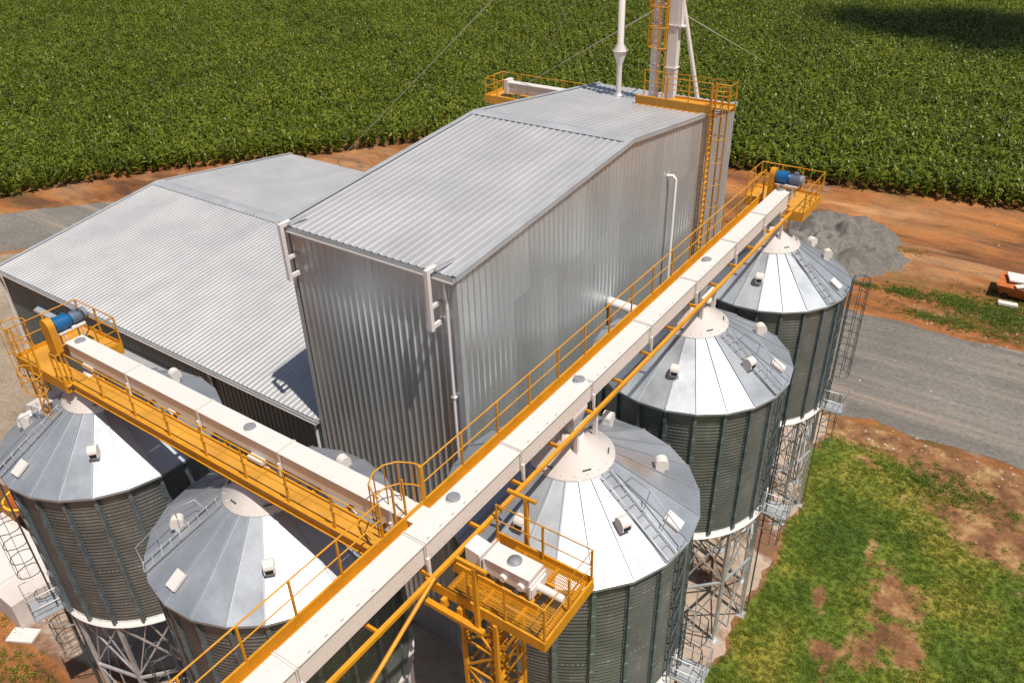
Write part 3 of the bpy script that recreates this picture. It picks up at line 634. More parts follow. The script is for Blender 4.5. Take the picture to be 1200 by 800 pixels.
def make_silo(loc, label, vents, hatch, lad, handrail, side, lower, rot=0, k=1.0, ctop=None, stained=False):
    ctop = ctop or ZE+.75
    t = thing('grain_silo', label, 'silo', (*loc, 0), 'hopper bottomed grain silos beside the sheds')
    t.scale = (k, k, 1)
    link('body', SH['body'], t, rz=rot); rf = link('roof', SH['roof_stained' if stained else 'roof'], t, rz=rot); link('roof_seams', SH['seam'], rf)
    cp = link('cap', SH['cap'], t)
    for a_ in (-95,-35,25,85,150,210):
        d = pol(1,a_,0); tn = V((-d.y,d.x,0)); p = pol(1.08,a_,AP-.6*1.08+.10)
        MB().beam(p-tn*.13, p+tn*.13, .035, .03).build('handle', M_['dark_metal'], cp, local=True)
    link('base_ring', SH['ring'], t); link('hopper', SH['hopper'], t)
    for i in range(NS): link('stiffener', SH['stiff'], t, rz=rot+2*PI*i/NS)
    for i in range(NL): link('leg', SH['leg'], t, rz=rot+2*PI*i/NL); link('brace', SH['brace'], t, rz=rot+2*PI*i/NL)
    for a_ in vents:
        v_ = link('roof_vent', SH['vent'], t, pol(2.62, a_, AP-.6*2.62+.05), R(a_)); link('vent_mouth', SH['mouth'], v_)
    # hatch
    d = pol(1,hatch,0); tn = V((-d.y,d.x,0)); dn = (d*1+V((0,0,-.6))).normalized(); up_ = tn.cross(dn); up_ = up_ if up_.z > 0 else -up_
    p = pol(3.3,hatch,AP-.6*3.3+.10)
    MB().add([p+dn*a_*.27+tn*b_*.2+up_*c_*.045 for c_ in (-1,1) for a_, b_ in ((-1,-1),(1,-1),(1,1),(-1,1))], [(3,2,1,0),(4,5,6,7),(0,1,5,4),(1,2,6,5),(2,3,7,6),(3,0,4,7)]).build('roof_hatch', M_['white'], t, local=True)
    # roof ladder
    d = pol(1,lad,0); tn = V((-d.y,d.x,0)); mb = MB()
    for s_ in (-.2,.2): mb.beam(d*1.35+tn*s_+V((0,0,AP-.6*1.35+.13)), d*3.85+tn*s_+V((0,0,AP-.6*3.85+.13)), .035, .05)
    for r in np.arange(1.45,3.85,.30): mb.beam(d*r-tn*.2+V((0,0,AP-.6*r+.13)), d*r+tn*.2+V((0,0,AP-.6*r+.13)), .03, .03)
    mb.build('roof_ladder', M_['steel'], t, local=True)
    if handrail:
        mb = MB(); 
        for s_ in handrail:
            q = [d*3.85+tn*s_*.2+V((0,0,AP-.6*3.85+.12)), d*3.92+tn*s_*.45+V((0,0,AP-.6*3.9+.60)), d*2.6+tn*s_*.45+V((0,0,AP-.6*2.6+.75)), d*2.0+tn*s_*.35+V((0,0,AP-.6*2.0+.55)), d*1.8+tn*s_*.2+V((0,0,AP-.6*1.8+.1))]
            mb.path(q, .02, 6); mb.tube(q[2], d*2.6+tn*s_*.2+V((0,0,AP-.6*2.6+.1)), .018, 6); mb.tube(q[1]*.5+q[2]*.5, d*3.25+tn*s_*.2+V((0,0,AP-.6*3.25+.1)), .018, 6)
        mb.build('handrail', M_['seam'], t, local=True)
    # caged side ladder, platform, lower ladder
    def ladder(ang, r, z0, z1, nm, hoops):
        d = pol(1,ang,0); tn = V((-d.y,d.x,0)); mb = MB()
        for s_ in (-.22,.22): mb.beam(d*r+tn*s_+V((0,0,z0)), d*r+tn*s_+V((0,0,z1)), .04, .05)
        for z in np.arange(z0+.2, z1, .3): mb.tube(d*r-tn*.22+V((0,0,z)), d*r+tn*.22+V((0,0,z)), .014, 5)
        o_ = mb.build(nm, M_['dark_metal'], t, local=True)
        mb = MB()
        ring = [(0,-.22),(.12,-.34),(.38,-.38),(.66,-.25),(.74,0),(.66,.25),(.38,.38),(.12,.34),(0,.22)]
        for z in hoops: mb.path([d*(r+a_)+tn*b_+V((0,0,z)) for a_, b_ in ring], .018, 5)
        for a_, b_ in (ring[2], ring[3], ring[4], ring[5], ring[6]): mb.beam(d*(r+a_)+tn*b_+V((0,0,hoops[0])), d*(r+a_)+tn*b_+V((0,0,hoops[-1])), .025, .012)
        mb.build('ladder_cage', M_['dark_metal'], t, local=True)
    ladder(side, RC+.30, ZRING-.1, ctop, 'side_ladder', list(np.arange(ZRING+1.9, ctop+.05, .72)))
    d = pol(1,side,0); tn = V((-d.y,d.x,0)); lw = d*1
    # truss strip beside the ladder
    mb = MB()
    a1_ = side-9*(1 if lower > 0 else -1)
    p0 = pol(RC+.16, a1_, 0); p1 = pol(RC+.16, a1_+5, 0); zs = np.arange(ZRING, ZE-.3, .42)
    for p in (p0, p1): mb.beam(p+V((0,0,ZRING)), p+V((0,0,ZE-.2)), .04, .04)
    for k, z in enumerate(zs): mb.beam((p0 if k % 2 else p1)+V((0,0,z)), (p1 if k % 2 else p0)+V((0,0,z+.42)), .03, .03)
    mb.build('cable_ladder', M_['stiff'], t, local=True)
    pf = MB(); z = ZRING-.12
    def B3(a0, a1, b0, b1, z0, z1, mbx):
        vs = [d*a_+tn*b_+V((0,0,zz)) for zz in (z0,z1) for a_, b_ in ((a0,b0),(a1,b0),(a1,b1),(a0,b1))]; mbx.add(vs, [(3,2,1,0),(4,5,6,7),(0,1,5,4),(1,2,6,5),(2,3,7,6),(3,0,4,7)])
    B3(RC+.1, RC+1.15, -.35, .55, z-.03, z+.03, pf) if lower > 0 else B3(RC+.1, RC+1.15, -.65, .40, z-.03, z+.03, pf)
    po = pf.build('platform', M_['steel'], t, local=True)
    b0_, b1_ = (-.35,.55) if lower > 0 else (-.65,.40)
    mb = MB(); cs = [d*(RC+.15)+tn*b0_, d*(RC+1.15)+tn*b0_, d*(RC+1.15)+tn*b1_, d*(RC+.15)+tn*b1_]
    for zz in (.55,1.1): mb.path([c_+V((0,0,z+zz)) for c_ in cs], .02, 6)
    for c_ in cs+[(cs[1]+cs[2])/2]: mb.tube(c_+V((0,0,z)), c_+V((0,0,z+1.1)), .02, 6)
    mb.beam(cs[1]+V((0,0,z)), d*(RC+.1)+tn*b0_+V((0,0,z-1.0)), .04,.04); mb.beam(cs[2]+V((0,0,z)), d*(RC+.1)+tn*b1_+V((0,0,z-1.0)), .04,.04)
    mb.build('railing', M_['steel'], po, local=True)
    ladder(side+9*(1 if lower > 0 else -1), RC+.16, .1, ZRING+.9, 'lower_ladder', list(np.arange(4.6, ZRING+.9, .85)))
    return t
SILO = dict(R1=(4.86,-.83), R2=(4.77,8.5), R3=(4.85,16.9), A=(-1.95,-7.15), B=(-10.72,-7.05))
make_silo(SILO['R1'], 'zinc silo nearest the small yellow side platform, front one of the right row', (-89,-27,36,95,150), 2, -13, (1,), 4, 1, 0, 1.06, 9.6, True)
make_silo(SILO['R2'], 'middle silo of the three in line along the tall shed', (-79,-17,40,98,155), 8, -11, (1,), 2, 1, .05, 1.02, 11.6)
make_silo(SILO['R3'], 'farthest silo of the right row, by the gravel heap and the drive platform', (-80,31,62,110,160), -5, -22, None, 2, 1, .1, .965)
make_silo(SILO['A'], 'silo below the corner where the two walkways meet', (-128,-41,20,77,174), -95, -118, (-1,), -112, -1, .07, .985, 10.4)
make_silo(SILO['B'], 'leftmost silo, under the blue drive motor of the short conveyor', (-128,-40,20,81,150), -91, -103, (-1,), -104, -1, .12, .985)

# ------------------------------------------------------------------ chain conveyors (white boxes)
def conveyor(name, label, x0, x1, y0, y1, zt, h, along, joints, lids, drive):
    t = thing(name, label, 'conveyor', ((x0+x1)/2, (y0+y1)/2, zt-h), 'white enclosed chain conveyors')
    mb = MB(); mb.bb(x0, x1, y0, y1, zt-h, zt-.045); bo = mb.build('casing', M_['white'], t)
    mb = MB()
    if along == 'y': mb.bb(x0-.05, x1+.05, y0, y1, zt-.028, zt)
    else: mb.bb(x0, x1, y0-.05, y1+.05, zt-.028, zt)
    mb.build('cover', M_['white'], t)
    for j in joints:
        f = MB()
        for dd in (-.03,.03):
            if along == 'y':
                f.bb(x0-.06, x1+.06, j+dd-.012, j+dd+.012, zt+.002, zt+.035); f.bb(x0-.06, x0-.037, j+dd-.012, j+dd+.012, zt-h, zt); f.bb(x1+.037, x1+.06, j+dd-.012, j+dd+.012, zt-h, zt)
            else:
                f.bb(j+dd-.012, j+dd+.012, y0-.06, y1+.06, zt+.002, zt+.035); f.bb(j+dd-.012, j+dd+.012, y0-.06, y0-.037, zt-h, zt); f.bb(j+dd-.012, j+dd+.012, y1+.037, y1+.06, zt-h, zt)
        fo = f.build('flange', M_['white'], t)
        s_ = MB()
        if along == 'y': s_.bb(x1+.065, x1+.13, j-.04, j+.04, zt-h-.3, zt-.42)
        else: s_.bb(j-.04, j+.04, y0-.13, y0-.065, zt-h-.2, zt-.35)
        s_.build('support_foot', M_['white'], fo)
    for j in lids:
        c_ = ((x0+x1)/2-.04, j, zt) if along == 'y' else (j, (y0+y1)/2, zt)
        lo = MB().lathe([(.19,0),(.19,.05),(.17,.065)], 28, c_).build('lid_collar', M_['pvc'], t)
        MB().lathe([(.175,.055),(.175,.10),(.15,.115),(.10,.11),(.001,.115)], 28, c_).build('inspection_lid', M_['lid'], lo)
    return t
def bolts_y(x, z, y0, y1, step, sgn, parent):
    for y in np.arange(y0, y1, step): MB().tube((x,y,z),(x+sgn*.015,y,z),.016,6).build('bolt', M_['trim'], parent)
def drive(t, p, ax, cv):
    """guard plate, blue gearbox, grey motor in line along unit axis ax; cv = conveyor direction"""
    p, ax, cv = V(p), V(ax), V(cv)
    pr = [(-.27,-.75)]+[(-.27,.2)]
    for k in range(9): a_ = PI-k*PI/8; pr.append((.27*math.cos(a_), .25+.27*math.sin(a_)))
    pr += [(.27,-.75),(.2,-.86),(-.2,-.86)]
    g_ = MB().prism(pr, p, cv, (0,0,1), ax, .24).build('belt_guard', M_['yellow'], t)
    q = p+ax*.16+V((0,0,.15))
    mb = MB(); mb.tube(q, q+ax*.42, .27, 24); mb.tube(q+ax*.42, q+ax*.48, .30, 24); mb.tube(q+ax*.1, q+ax*.14, .285, 24); mb.tube(q+ax*.52, q+ax*.66, .19, 20, .15)
    mb.build('gearbox', M_['blue'], t)
    MB().path([q+ax*.84+V((0,0,.3)), q+ax*1.0+cv*.25+V((0,0,.2)), q+ax*1.0+cv*.32-V((0,0,.5)), q+ax*.5+cv*.35-V((0,0,.95))], .022, 6).build('power_cable', M_['black'], t)
    mo = MB(); mo.tube(q+ax*.64, q+ax*1.06, .19, 20)
    for k in range(16):
        a_ = 2*PI*k/16; o_ = cv*math.cos(a_)*.20+V((0,0,1))*math.sin(a_)*.20; mo.beam(q+ax*.68+o_, q+ax*1.02+o_, .012, .04)
    m_ = mo.build('motor', M_['motor'], t)
    MB().tube(q+ax*1.06, q+ax*1.20, .215, 20, .20).build('fan_cover', M_['lid'], m_)
    MB().box(q+ax*.84+V((0,0,.24)), (.16,.16,.14)).build('terminal_box', M_['motor'], m_)
    mb = MB(); b_ = p+ax*.35
    for s_ in (-.2,.2): mb.beam(b_+cv*s_-V((0,0,.13)), b_+cv*s_-V((0,0,.75)), .05, .05); mb.beam(b_+ax*.65+cv*s_-V((0,0,.13)), b_+ax*.65+cv*s_-V((0,0,.75)), .05, .05)
    mb.box(b_+ax*.32-V((0,0,.13)), (.5 if abs(cv.x) > .5 else 1.0, .5 if abs(cv.y) > .5 else 1.0, .05)); mb.build('motor_bracket', M_['white'], t)
MX0, MX1, MZ, MH = 4.57, 5.15, 17.16, .65
mc = conveyor('long_conveyor', 'long white enclosed conveyor running over the right row of silos', MX0, MX1, -16.5, 17.6, MZ, MH, 'y', [-15.7,-11.95,-7.98,-4.0,-.2,3.63,7.26,11.05,14.2], [-14.2,-6.42,-.37,9.0,17.2], None)
mb = MB()
for y in np.arange(-12, 17.3, .47):
    if abs(((y+100) % 3.8)-1.9) < 1.1: MB().box((MX1-.03, y, MZ+.006), (.018,.09,.012)).build('clip', M_['lid'], mc)
bolts_y(MX1+.002, MZ-.52, -9, 2, .25, 1, mc)
drive(mc, (4.30,17.45,17.55), (1,0,0), (0,1,0))
# inlet boxes between conveyor and silo caps
def spout(x, y, zt, ztop, par):
    mb = MB(); mb.add([(x-.28,y-.35,ztop),(x+.28,y-.35,ztop),(x+.28,y+.35,ztop),(x-.28,y+.35,ztop),(x-.17,y-.17,zt),(x+.17,y-.17,zt),(x+.17,y+.17,zt),(x-.17,y+.17,zt)], [(0,1,2,3),(7,6,5,4),(0,4,5,1),(1,5,6,2),(2,6,7,3),(3,7,4,0)])
    mb.build('spout', M_['trim'], par)
    MB().bb(x-.3,x+.3,y-.4,y+.4,ztop,ztop+.12).build('slide_gate', M_['white'], par)
for k in ('R1','R2','R3'):
    x, y = SILO[k]; spout(x, y, AP+.1, MZ-MH-.15, mc)
    for s_ in (-.42,.42):
        f = MB()
        for dy in (-.42,.72): f.bb(x+s_-.06, x+s_+.06, y+dy-.06, y+dy+.06, AP-.6*math.hypot(s_,dy)+.05, 16.12)
        f.bb(x+s_-.06, x+s_+.06, y-.36, y+.66, 15.98, 16.12); f.build('support_frame', M_['white'], mc)
LY0, LY1, LZT, LH = -7.12, -6.58, 16.56, .60
lc = conveyor('short_conveyor', 'shorter white conveyor in front of the low shed with a blue drive', -11.75, 4.4, LY0, LY1, LZT, LH, 'x', [-8.2,-4.53,-.92,3.3], [-11.3,-2.45], None)
drive(lc, (-12.15,-7.35,16.95), (0,1,0), (1,0,0))
for k in ('A','B'):
    x, y = SILO[k]; spout(x, y+.25, AP+.1, LZT-LH-.13, lc)

# ------------------------------------------------------------------ walkways
def rail(par, pts, z0, closed=False, h=1.1, step=1.5, posts=True, r=.024, skip_first=False, sq=True):
    """hand rail, knee rail and separate posts along a polyline (plan points)"""
    pts = [V((*p, z0)) for p in pts]
    if closed: pts = pts+[pts[0]]
    for nm, z in (('handrail', h), ('knee_rail', h*.52)):
        MB().path([p+V((0,0,z)) for p in pts], r if nm == 'handrail' else r*.85, 6).build(nm, M_['yellow'], par)
    if posts:
        seen = []
        for a_, b_ in zip(pts[:-1], pts[1:]):
            n_ = max(1, round((b_-a_).length/step))
            for k in range(n_+1):
                p = a_.lerp(b_, k/n_)
                if any((p-q_).length < .1 for q_ in seen): continue
                seen.append(p); mb = MB(); mb.beam(p-V((0,0,.12)), p+V((0,0,h)), .05, .05); mb.build('post', M_['yellow'], par)
FZ = 16.30
wk = thing('walkway', 'yellow walkway with handrail along the left side of the long conveyor', 'walkway', (4.2, 0, FZ), 'yellow maintenance walkways')
MB().bb(3.86, 4.52, -16.5, 17.3, FZ-.05, FZ).build('floor', M_['yellow_floor'], wk)
MB().bb(3.80, 3.86, -16.5, 17.8, FZ-.12, FZ+.36).build('side_beam', M_['yellow'], wk)
MB().bb(4.50, 4.56, -16.5, 17.3, FZ-.12, FZ+.10).build('inner_beam', M_['yellow'], wk)
mb = MB()
for y in np.arange(-15.6, 17, 1.9): MB().bb(3.86, 5.46, y-.035, y+.035, FZ-.15, FZ-.05).build('cross_member', M_['yellow'], wk)
MB().bb(5.40, 5.51, -16.5, 17.3, FZ-.04, FZ+.07).build('outer_beam', M_['yellow'], wk)
zr0 = FZ+.36
rail(wk, [(3.83,-16.4),(3.83,-8.0)], zr0); rail(wk, [(3.83,-6.42),(3.83,17.78)], zr0, step=1.62)
MB().beam((3.80,-6.44,zr0-.3),(3.80,-6.44,zr0+1.12),.10,.10).build('gate_post', M_['yellow'], wk)
MB().path([(5.50,-8.1,16.35),(5.55,-10.6,15.2),(5.6,-14.5,13.4)], .055, 8).build('brace_pipe', M_['yellow'], wk)
# ladder with hoops from the lower walkway to the long one
cg = thing('caged_ladder', 'short yellow caged ladder where the two walkways cross', 'ladder', (3.5,-7.2,15.7), None)
mb = MB()
for y in (-7.42,-7.05): mb.beam((3.74,y,15.7),(3.74,y,zr0+1.1),.045,.045)
for z in np.arange(15.95,16.9,.28): mb.tube((3.74,-7.42,z),(3.74,-7.05,z),.014,6)
mb.build('ladder', M_['yellow'], cg)
hp = [(3.83,-6.5),(3.62,-6.55),(3.30,-6.72),(3.10,-7.0),(3.08,-7.35),(3.28,-7.72),(3.60,-7.9),(3.83,-7.95)]
for z in (zr0+.5, zr0+1.22): MB().path([(x,y,z) for x,y in hp], .022, 6).build('hoop', M_['yellow'], cg)
for x, y in hp[1:-1]: MB().beam((x,y,zr0-.15),(x,y,zr0+1.22),.04,.012).build('hoop_bar', M_['yellow'], cg)
# left walkway
GZ = 15.72
lw = thing('walkway', 'yellow walkway in front of the short conveyor above the two left silos', 'walkway', (-4,-7.6,GZ), 'yellow maintenance walkways')
m = M_['yellow_floor']
fl = MB()
for k in range(8): fl.bb(-10.4+k*1.79, -10.4+(k+1)*1.79-.02, -7.86, -7.26, GZ-.03, GZ)
fl.build('floor', m, lw)
MB().bb(-10.4, 3.74, -7.92, -7.86, GZ-.22, GZ+.14).bb(-10.4,3.74,-7.98,-7.92,GZ+.11,GZ+.14).bb(-10.4,3.74,-7.98,-7.92,GZ-.22,GZ-.19).build('side_beam', M_['yellow'], lw)
MB().bb(-10.4, 3.74, -7.24, -7.19, GZ-.30, GZ+.05).build('inner_beam', M_['yellow'], lw)
mb = MB()
for x in np.arange(-10, 3.6, 1.28): MB().bb(x-.05, x+.05, -7.86, -6.4, GZ-.15, GZ-.05).build('cross_member', M_['yellow'], lw)
MB().bb(-11.0, 3.74, -6.44, -6.34, GZ-.14, GZ-.02).build('outer_beam', M_['yellow'], lw)
rail(lw, [(-10.35,-7.89),(3.7,-7.89)], GZ+.14, step=1.75)
# supports of the short conveyor on the silo caps
for k in ('A','B'):
    x, y = SILO[k]
    for sx in (-.55,.55):
        f = MB()
        for yy in (-7.7,-6.5): f.beam((x+sx,yy,GZ-.3),(x+sx*.9,yy,AP-.6*math.hypot(sx*.9, yy-y)),.08,.08)
        f.build('support_leg', M_['steel'], lw)

# end platform of the long conveyor
def floor_with_toe(t, x0, x1, y0, y1, z, hole=None, toe=.22):
    if hole:
        hx0,hx1,hy0,hy1 = hole; f = MB(); f.bb(x0,hx0,y0,y1,z-.05,z); f.bb(hx1,x1,y0,y1,z-.05,z)
        if hy0 > y0: f.bb(hx0,hx1,y0,hy0,z-.05,z)
        if hy1 < y1: f.bb(hx0,hx1,hy1,y1,z-.05,z)
        f.build('floor', M_['yellow_floor'], t)
    else: MB().bb(x0,x1,y0,y1,z-.05,z).build('floor', M_['yellow_floor'], t)
ep = thing('drive_platform', 'yellow railed platform round the blue drive at the far end of the long conveyor', 'platform', (4.5,18.7,FZ), 'yellow drive platforms')
ex0, ex1, ey0, ey1 = 3.05, 5.98, 17.75, 19.6
floor_with_toe(ep, ex0, ex1, ey0, ey1, FZ)
MB().bb(5.2,5.98,17.0,17.75,FZ-.05,FZ).build('side_floor', M_['yellow_floor'], ep)
for a_ in ((ex0,ex1,ey1-.03,ey1),(ex0-.03,ex0,ey0,ey1),(ex1,ex1+.03,17.0,ey1),(ex0,3.8,ey0-.03,ey0),(5.2,5.98,16.97,17.0)): MB().bb(*a_, FZ-.32, FZ+.12).build('toe_board', M_['yellow'], ep)
rail(ep, [(3.83,ey0),(ex0,ey0),(ex0,ey1),(ex1,ey1),(ex1,17.0)], FZ+.05, step=1.0)
MB().beam((ex1,17.3,FZ-.3),(5.3,16.9,14.3),.05,.05).build('stay', M_['steel'], ep)
# end platform of the short conveyor
lp_ = thing('drive_platform', 'yellow railed platform round the blue drive above the leftmost silo', 'platform', (-12,-7,GZ), 'yellow drive platforms')
fx0, fx1, fy0, fy1 = -13.7, -10.55, -8.10, -5.55
GP = GZ+.02
f = MB(); f.bb(fx0,-10.45,fy0,-7.36,GP-.05,GP); f.bb(fx0,-12.45,-7.36,fy1,GP-.05,GP); f.bb(-12.45,fx1-.7,-6.35,fy1,GP-.05,GP); f.build('floor', M_['yellow_floor'], lp_)
for a_ in ((fx0,fx1,fy0-.03,fy0),(fx0-.03,fx0,fy0,fy1),(fx0,fx1-.7,fy1,fy1+.03),(fx1,fx1+.03,fy0,-7.98),(fx1-.7,fx1-.67,-6.3,fy1)): MB().bb(*a_, GP-.30, GP+.15).build('toe_board', M_['yellow'], lp_)
rail(lp_, [(-10.55,-7.95),(-10.55,fy0),(-10.9,fy0)], GP+.08, step=.9); rail(lp_, [(-12.1,fy0),(fx0,fy0),(fx0,fy1),(fx1-.7,fy1),(fx1-.7,-6.3)], GP+.08, step=1.2)
# ladder down from it to the silo roof and hoops at its foot
ld = thing('access_ladder', 'yellow access ladder reaching from the drive platform to the leftmost silo roof', 'ladder', (-11.5,-8.6,14), None)
mb = MB()
for x in (-11.75,-11.2): mb.beam((x,-8.42,GP+1.1),(x,-8.75,13.0+.2),.06,.04)
mb.build('ladder_rails', M_['yellow'], ld)
mb = MB()
for k in range(11): 
    t = k/11; mb.tube((-11.75,-8.46-.26*t,GP+.3-2.5*t),(-11.2,-8.46-.26*t,GP+.3-2.5*t),.022,6)
mb.build('rungs', M_['yellow'], ld)
hp = [(-11.85,-8.45),(-12.1,-8.7),(-12.15,-9.05),(-11.85,-9.3),(-11.45,-9.38),(-11.05,-9.25),(-10.85,-9.0),(-10.95,-8.65),(-11.1,-8.45)]
hp = [(x, -8.45+(y+8.45)*.55) for x, y in hp]
for z in (GP-.1,GP+.55): MB().path([(x,y,z) for x,y in hp], .02, 6).build('hoop', M_['yellow'], ld)
for x, y in hp[1:-1]: MB().beam((x,y,GP-.1),(x,y,GP+.55),.04,.012).build('hoop_bar', M_['yellow'], ld)
# caged ladder going on at the outer corner
l2 = thing('outer_ladder', 'yellow caged ladder hanging from the outer corner of the left drive platform', 'ladder', (-13.9,-7.6,13), None)
mb = MB()
for y in (-7.9,-7.4): mb.beam((-13.85,y,GP+1.1),(-13.85,y,12.2),.05,.05)
for z in np.arange(12.4,GP,.3): mb.tube((-13.85,-7.9,z),(-13.85,-7.4,z),.018,6)
mb.build('ladder', M_['yellow'], l2)
hp = [(-13.9,-7.3),(-14.25,-7.25),(-14.6,-7.45),(-14.65,-7.85),(-14.3,-8.1),(-13.9,-8.0)]
for z in (GP-.9,GP,GP+1.05): MB().path([(x,y,z) for x,y in hp], .022, 6).build('hoop', M_['yellow'], l2)
for x, y in hp[1:-1]: MB().beam((x,y,GP-1.1),(x,y,GP+1.05),.04,.012).build('hoop_bar', M_['yellow'], l2)

# ------------------------------------------------------------------ side platform with the small white conveyor, on its lattice tower
PZ = 15.72
sp = thing('side_platform', 'yellow grated platform reaching out over the nearest silo with a white box on it', 'platform', (7.2,-6.8,PZ), None)
def grating(x0, x1, y0, y1):
    mb = MB()
    for x in np.arange(x0, x1+.001, .045): mb.bb(x-.005, x+.005, y0, y1, PZ-.03, PZ)
    for y in np.arange(y0, y1+.001, .09): mb.bb(x0, x1, y-.004, y+.004, PZ-.022, PZ-.006)
    return mb
sx0, sx1, sy0, sy1 = 5.55, 8.38, -7.80, -5.72
for a_ in ((sx0,6.5,sy0,-7.12),(6.52,7.45,sy0,-7.12),(7.47,sx1,sy0,-7.12),(7.75,sx1,-7.1,-6.42),(6.2,sx1,-6.4,sy1)): grating(*a_).build('grating', M_['yellow'], sp)
MB().bb(sx0-.6,sx1+.04,sy0-.05,sy0,PZ-.24,PZ+.06).build('edge_beam', M_['yellow'], sp)
MB().bb(sx0,sx1+.04,sy1,sy1+.05,PZ-.24,PZ+.16).build('edge_beam', M_['yellow'], sp)
MB().bb(sx1,sx1+.05,sy0,sy1,PZ-.24,PZ+.12).build('edge_beam', M_['yellow'], sp)
MB().bb(5.2,7.75,-7.13,-7.07,PZ-.2,PZ+.14).build('inner_beam', M_['yellow'], sp)
MB().bb(5.2,7.75,-6.42,-6.36,PZ-.2,PZ+.14).build('inner_beam', M_['yellow'], sp)
mb = MB()
for x in (5.6,6.5,7.45,8.2): MB().bb(x-.04,x+.04,sy0,sy1,PZ-.14,PZ-.05).build('joist', M_['yellow'], sp)
rail(sp, [(6.25,sy0),(sx1,sy0),(sx1,sy1),(5.6,sy1)], PZ+.02, step=1.35, r=.02)
for (x, y, xa, xb) in ((6.65,-8.0,6.15,7.0),(6.40,-5.55,5.85,6.70)):
    p_ = MB(); p_.bb(x-.05,x+.05,y-.05,y+.05,15.3,17.28).build('portal_post', M_['yellow'], sp)
    MB().bb(xa,xb,y-.04,y+.04,17.28,17.36).build('portal_arm', M_['yellow'], sp)
MB().bb(5.1,6.85,-8.12,-7.98,15.20,15.32).bb(5.5,5.62,-7.98,-7.80,15.2,15.5).bb(6.0,6.12,-7.98,-7.80,15.2,15.5).build('hanger_beam', M_['yellow'], sp)
wb = thing('feed_conveyor', 'small white feed conveyor box with a round grey lid on the side platform', 'conveyor', (6.9,-6.8,PZ), 'white enclosed chain conveyors')
MB().bb(6.22,7.46,-7.04,-6.52,16.0,16.48).build('casing', M_['white'], wb)
MB().bb(6.18,7.50,-7.08,-6.48,16.482,16.51).build('cover', M_['white'], wb)
lo = MB().lathe([(.19,0),(.19,.04),(.17,.05)], 28, (6.9,-6.78,16.51)).build('lid_collar', M_['pvc'], wb); MB().lathe([(.175,.04),(.175,.08),(.001,.095)], 28, (6.9,-6.78,16.51)).build('inspection_lid', M_['lid'], lo)
MB().add([(5.58,-7.02,15.9),(6.12,-7.02,15.9),(6.12,-7.02,16.40),(5.58,-7.02,16.50),(5.58,-6.54,15.9),(6.12,-6.54,15.9),(6.12,-6.54,16.40),(5.58,-6.54,16.50)], [(0,1,2,3),(7,6,5,4),(3,2,6,7),(0,3,7,4),(1,5,6,2),(0,4,5,1)]).build('inlet_hood', M_['white'], wb)
for x in (6.20,6.10): MB().bb(x-.015,x+.015,-7.12,-6.44,15.95,16.52).build('flange', M_['white'], wb)
MB().bb(7.50,7.54,-7.12,-6.44,15.94,16.36).bb(7.54,7.58,-7.09,-6.47,15.98,16.26).build('end_plate', M_['white'], wb)
for x in (6.75,7.25): MB().tube((x,-7.14,16.18),(x,-7.04,16.18),.10,16).build('bearing', M_['white'], wb)
MB().tube((7.58,-6.8,16.12),(8.28,-6.8,16.12),.10,14).build('tension_screw_cover', M_['white'], wb)
MB().bb(6.3,6.42,-7.0,-6.55,15.72,16.0).bb(7.35,7.47,-7.0,-6.55,15.72,16.0).build('feet', M_['white'], wb)
# lattice stair tower under the platform
tw = thing('lattice_tower', 'yellow lattice tower under the side platform with zigzag steps inside', 'tower', (6.5,-7.3,0))
tx0, tx1, ty0, ty1 = 6.05, 7.05, -7.85, -6.75
for x in (tx0,tx1):
    for y in (ty0,ty1): MB().bb(x-.05,x+.05,y-.05,y+.05,0,PZ-.25).build('leg', M_['yellow'], tw)
for s_, (p, q) in enumerate((((tx0,ty0),(tx1,ty0)),((tx1,ty0),(tx1,ty1)),((tx1,ty1),(tx0,ty1)),((tx0,ty1),(tx0,ty0)))):
    mb = MB(); z = .3; k = 0
    while z < PZ-1.2:
        a_, b_ = (p, q) if k % 2 else (q, p); mb.beam((*a_,z),(*b_,z+1.0),.05,.05); mb.beam((*p,z),(*q,z),.05,.05); z += 1.0; k += 1
    mb.build('bracing', M_['yellow'], tw)
mb = MB()
for z in np.arange(.6, PZ-.5, .32): mb.bb(tx1-.35,tx1-.07,ty0+.1,ty0+.55,z-.015,z+.015)
mb.build('steps', M_['yellow'], tw)

# ------------------------------------------------------------------ roof top equipment
def rz(y): return gz(y)
py = 20.5
pipe = thing('exhaust_pipe', 'slim white exhaust pipe with a bulge standing alone on the tall shed roof', 'pipe', (-5.29,py,rz(py)))
MB().lathe([(.14,0),(.14,1.55),(.15,1.6),(.36,2.25),(.36,2.33),(.17,2.65),(.17,11.5),(.001,11.5)], 28, (-5.29,py,rz(py)+.02)).build('pipe', M_['white'], pipe)
MB().lathe([(.30,.0),(.30,.06),(.18,.10),(.15,.22)], 24, (-5.29,py,rz(py)+.04)).build('base_flange', M_['trim'], pipe)
MB().lathe([(.151,-.05),(.40,-.02),(.40,.02),(.18,.05)], 24, (-5.29,py,rz(py)+2.31)).build('collar', M_['white'], pipe)
el = thing('bucket_elevator', 'two white elevator legs with a yellow caged ladder between them above the roof', 'elevator', (-2.9,20.4,rz(20.4)))
EY = 20.75; zt_ = 31.5
for x, w_ in ((-3.42,.36),(-2.50,.50)):
    lg = MB(); lg.bb(x-w_/2,x+w_/2,EY-.2,EY+.2,rz(EY)-.1,zt_); lo = lg.build('leg_duct', M_['white'], el)
    for z in (20.9,22.9,24.9,26.9,28.9): MB().bb(x-w_/2-.05,x+w_/2+.05,EY-.25,EY+.25,z,z+.05).build('flange', M_['white'], lo)
MB().bb(-3.75,-2.1,EY-.45,EY+.45,zt_,zt_+1.1).lathe([(.45,0)], 3).build('head', M_['white'], el)
mb = MB()
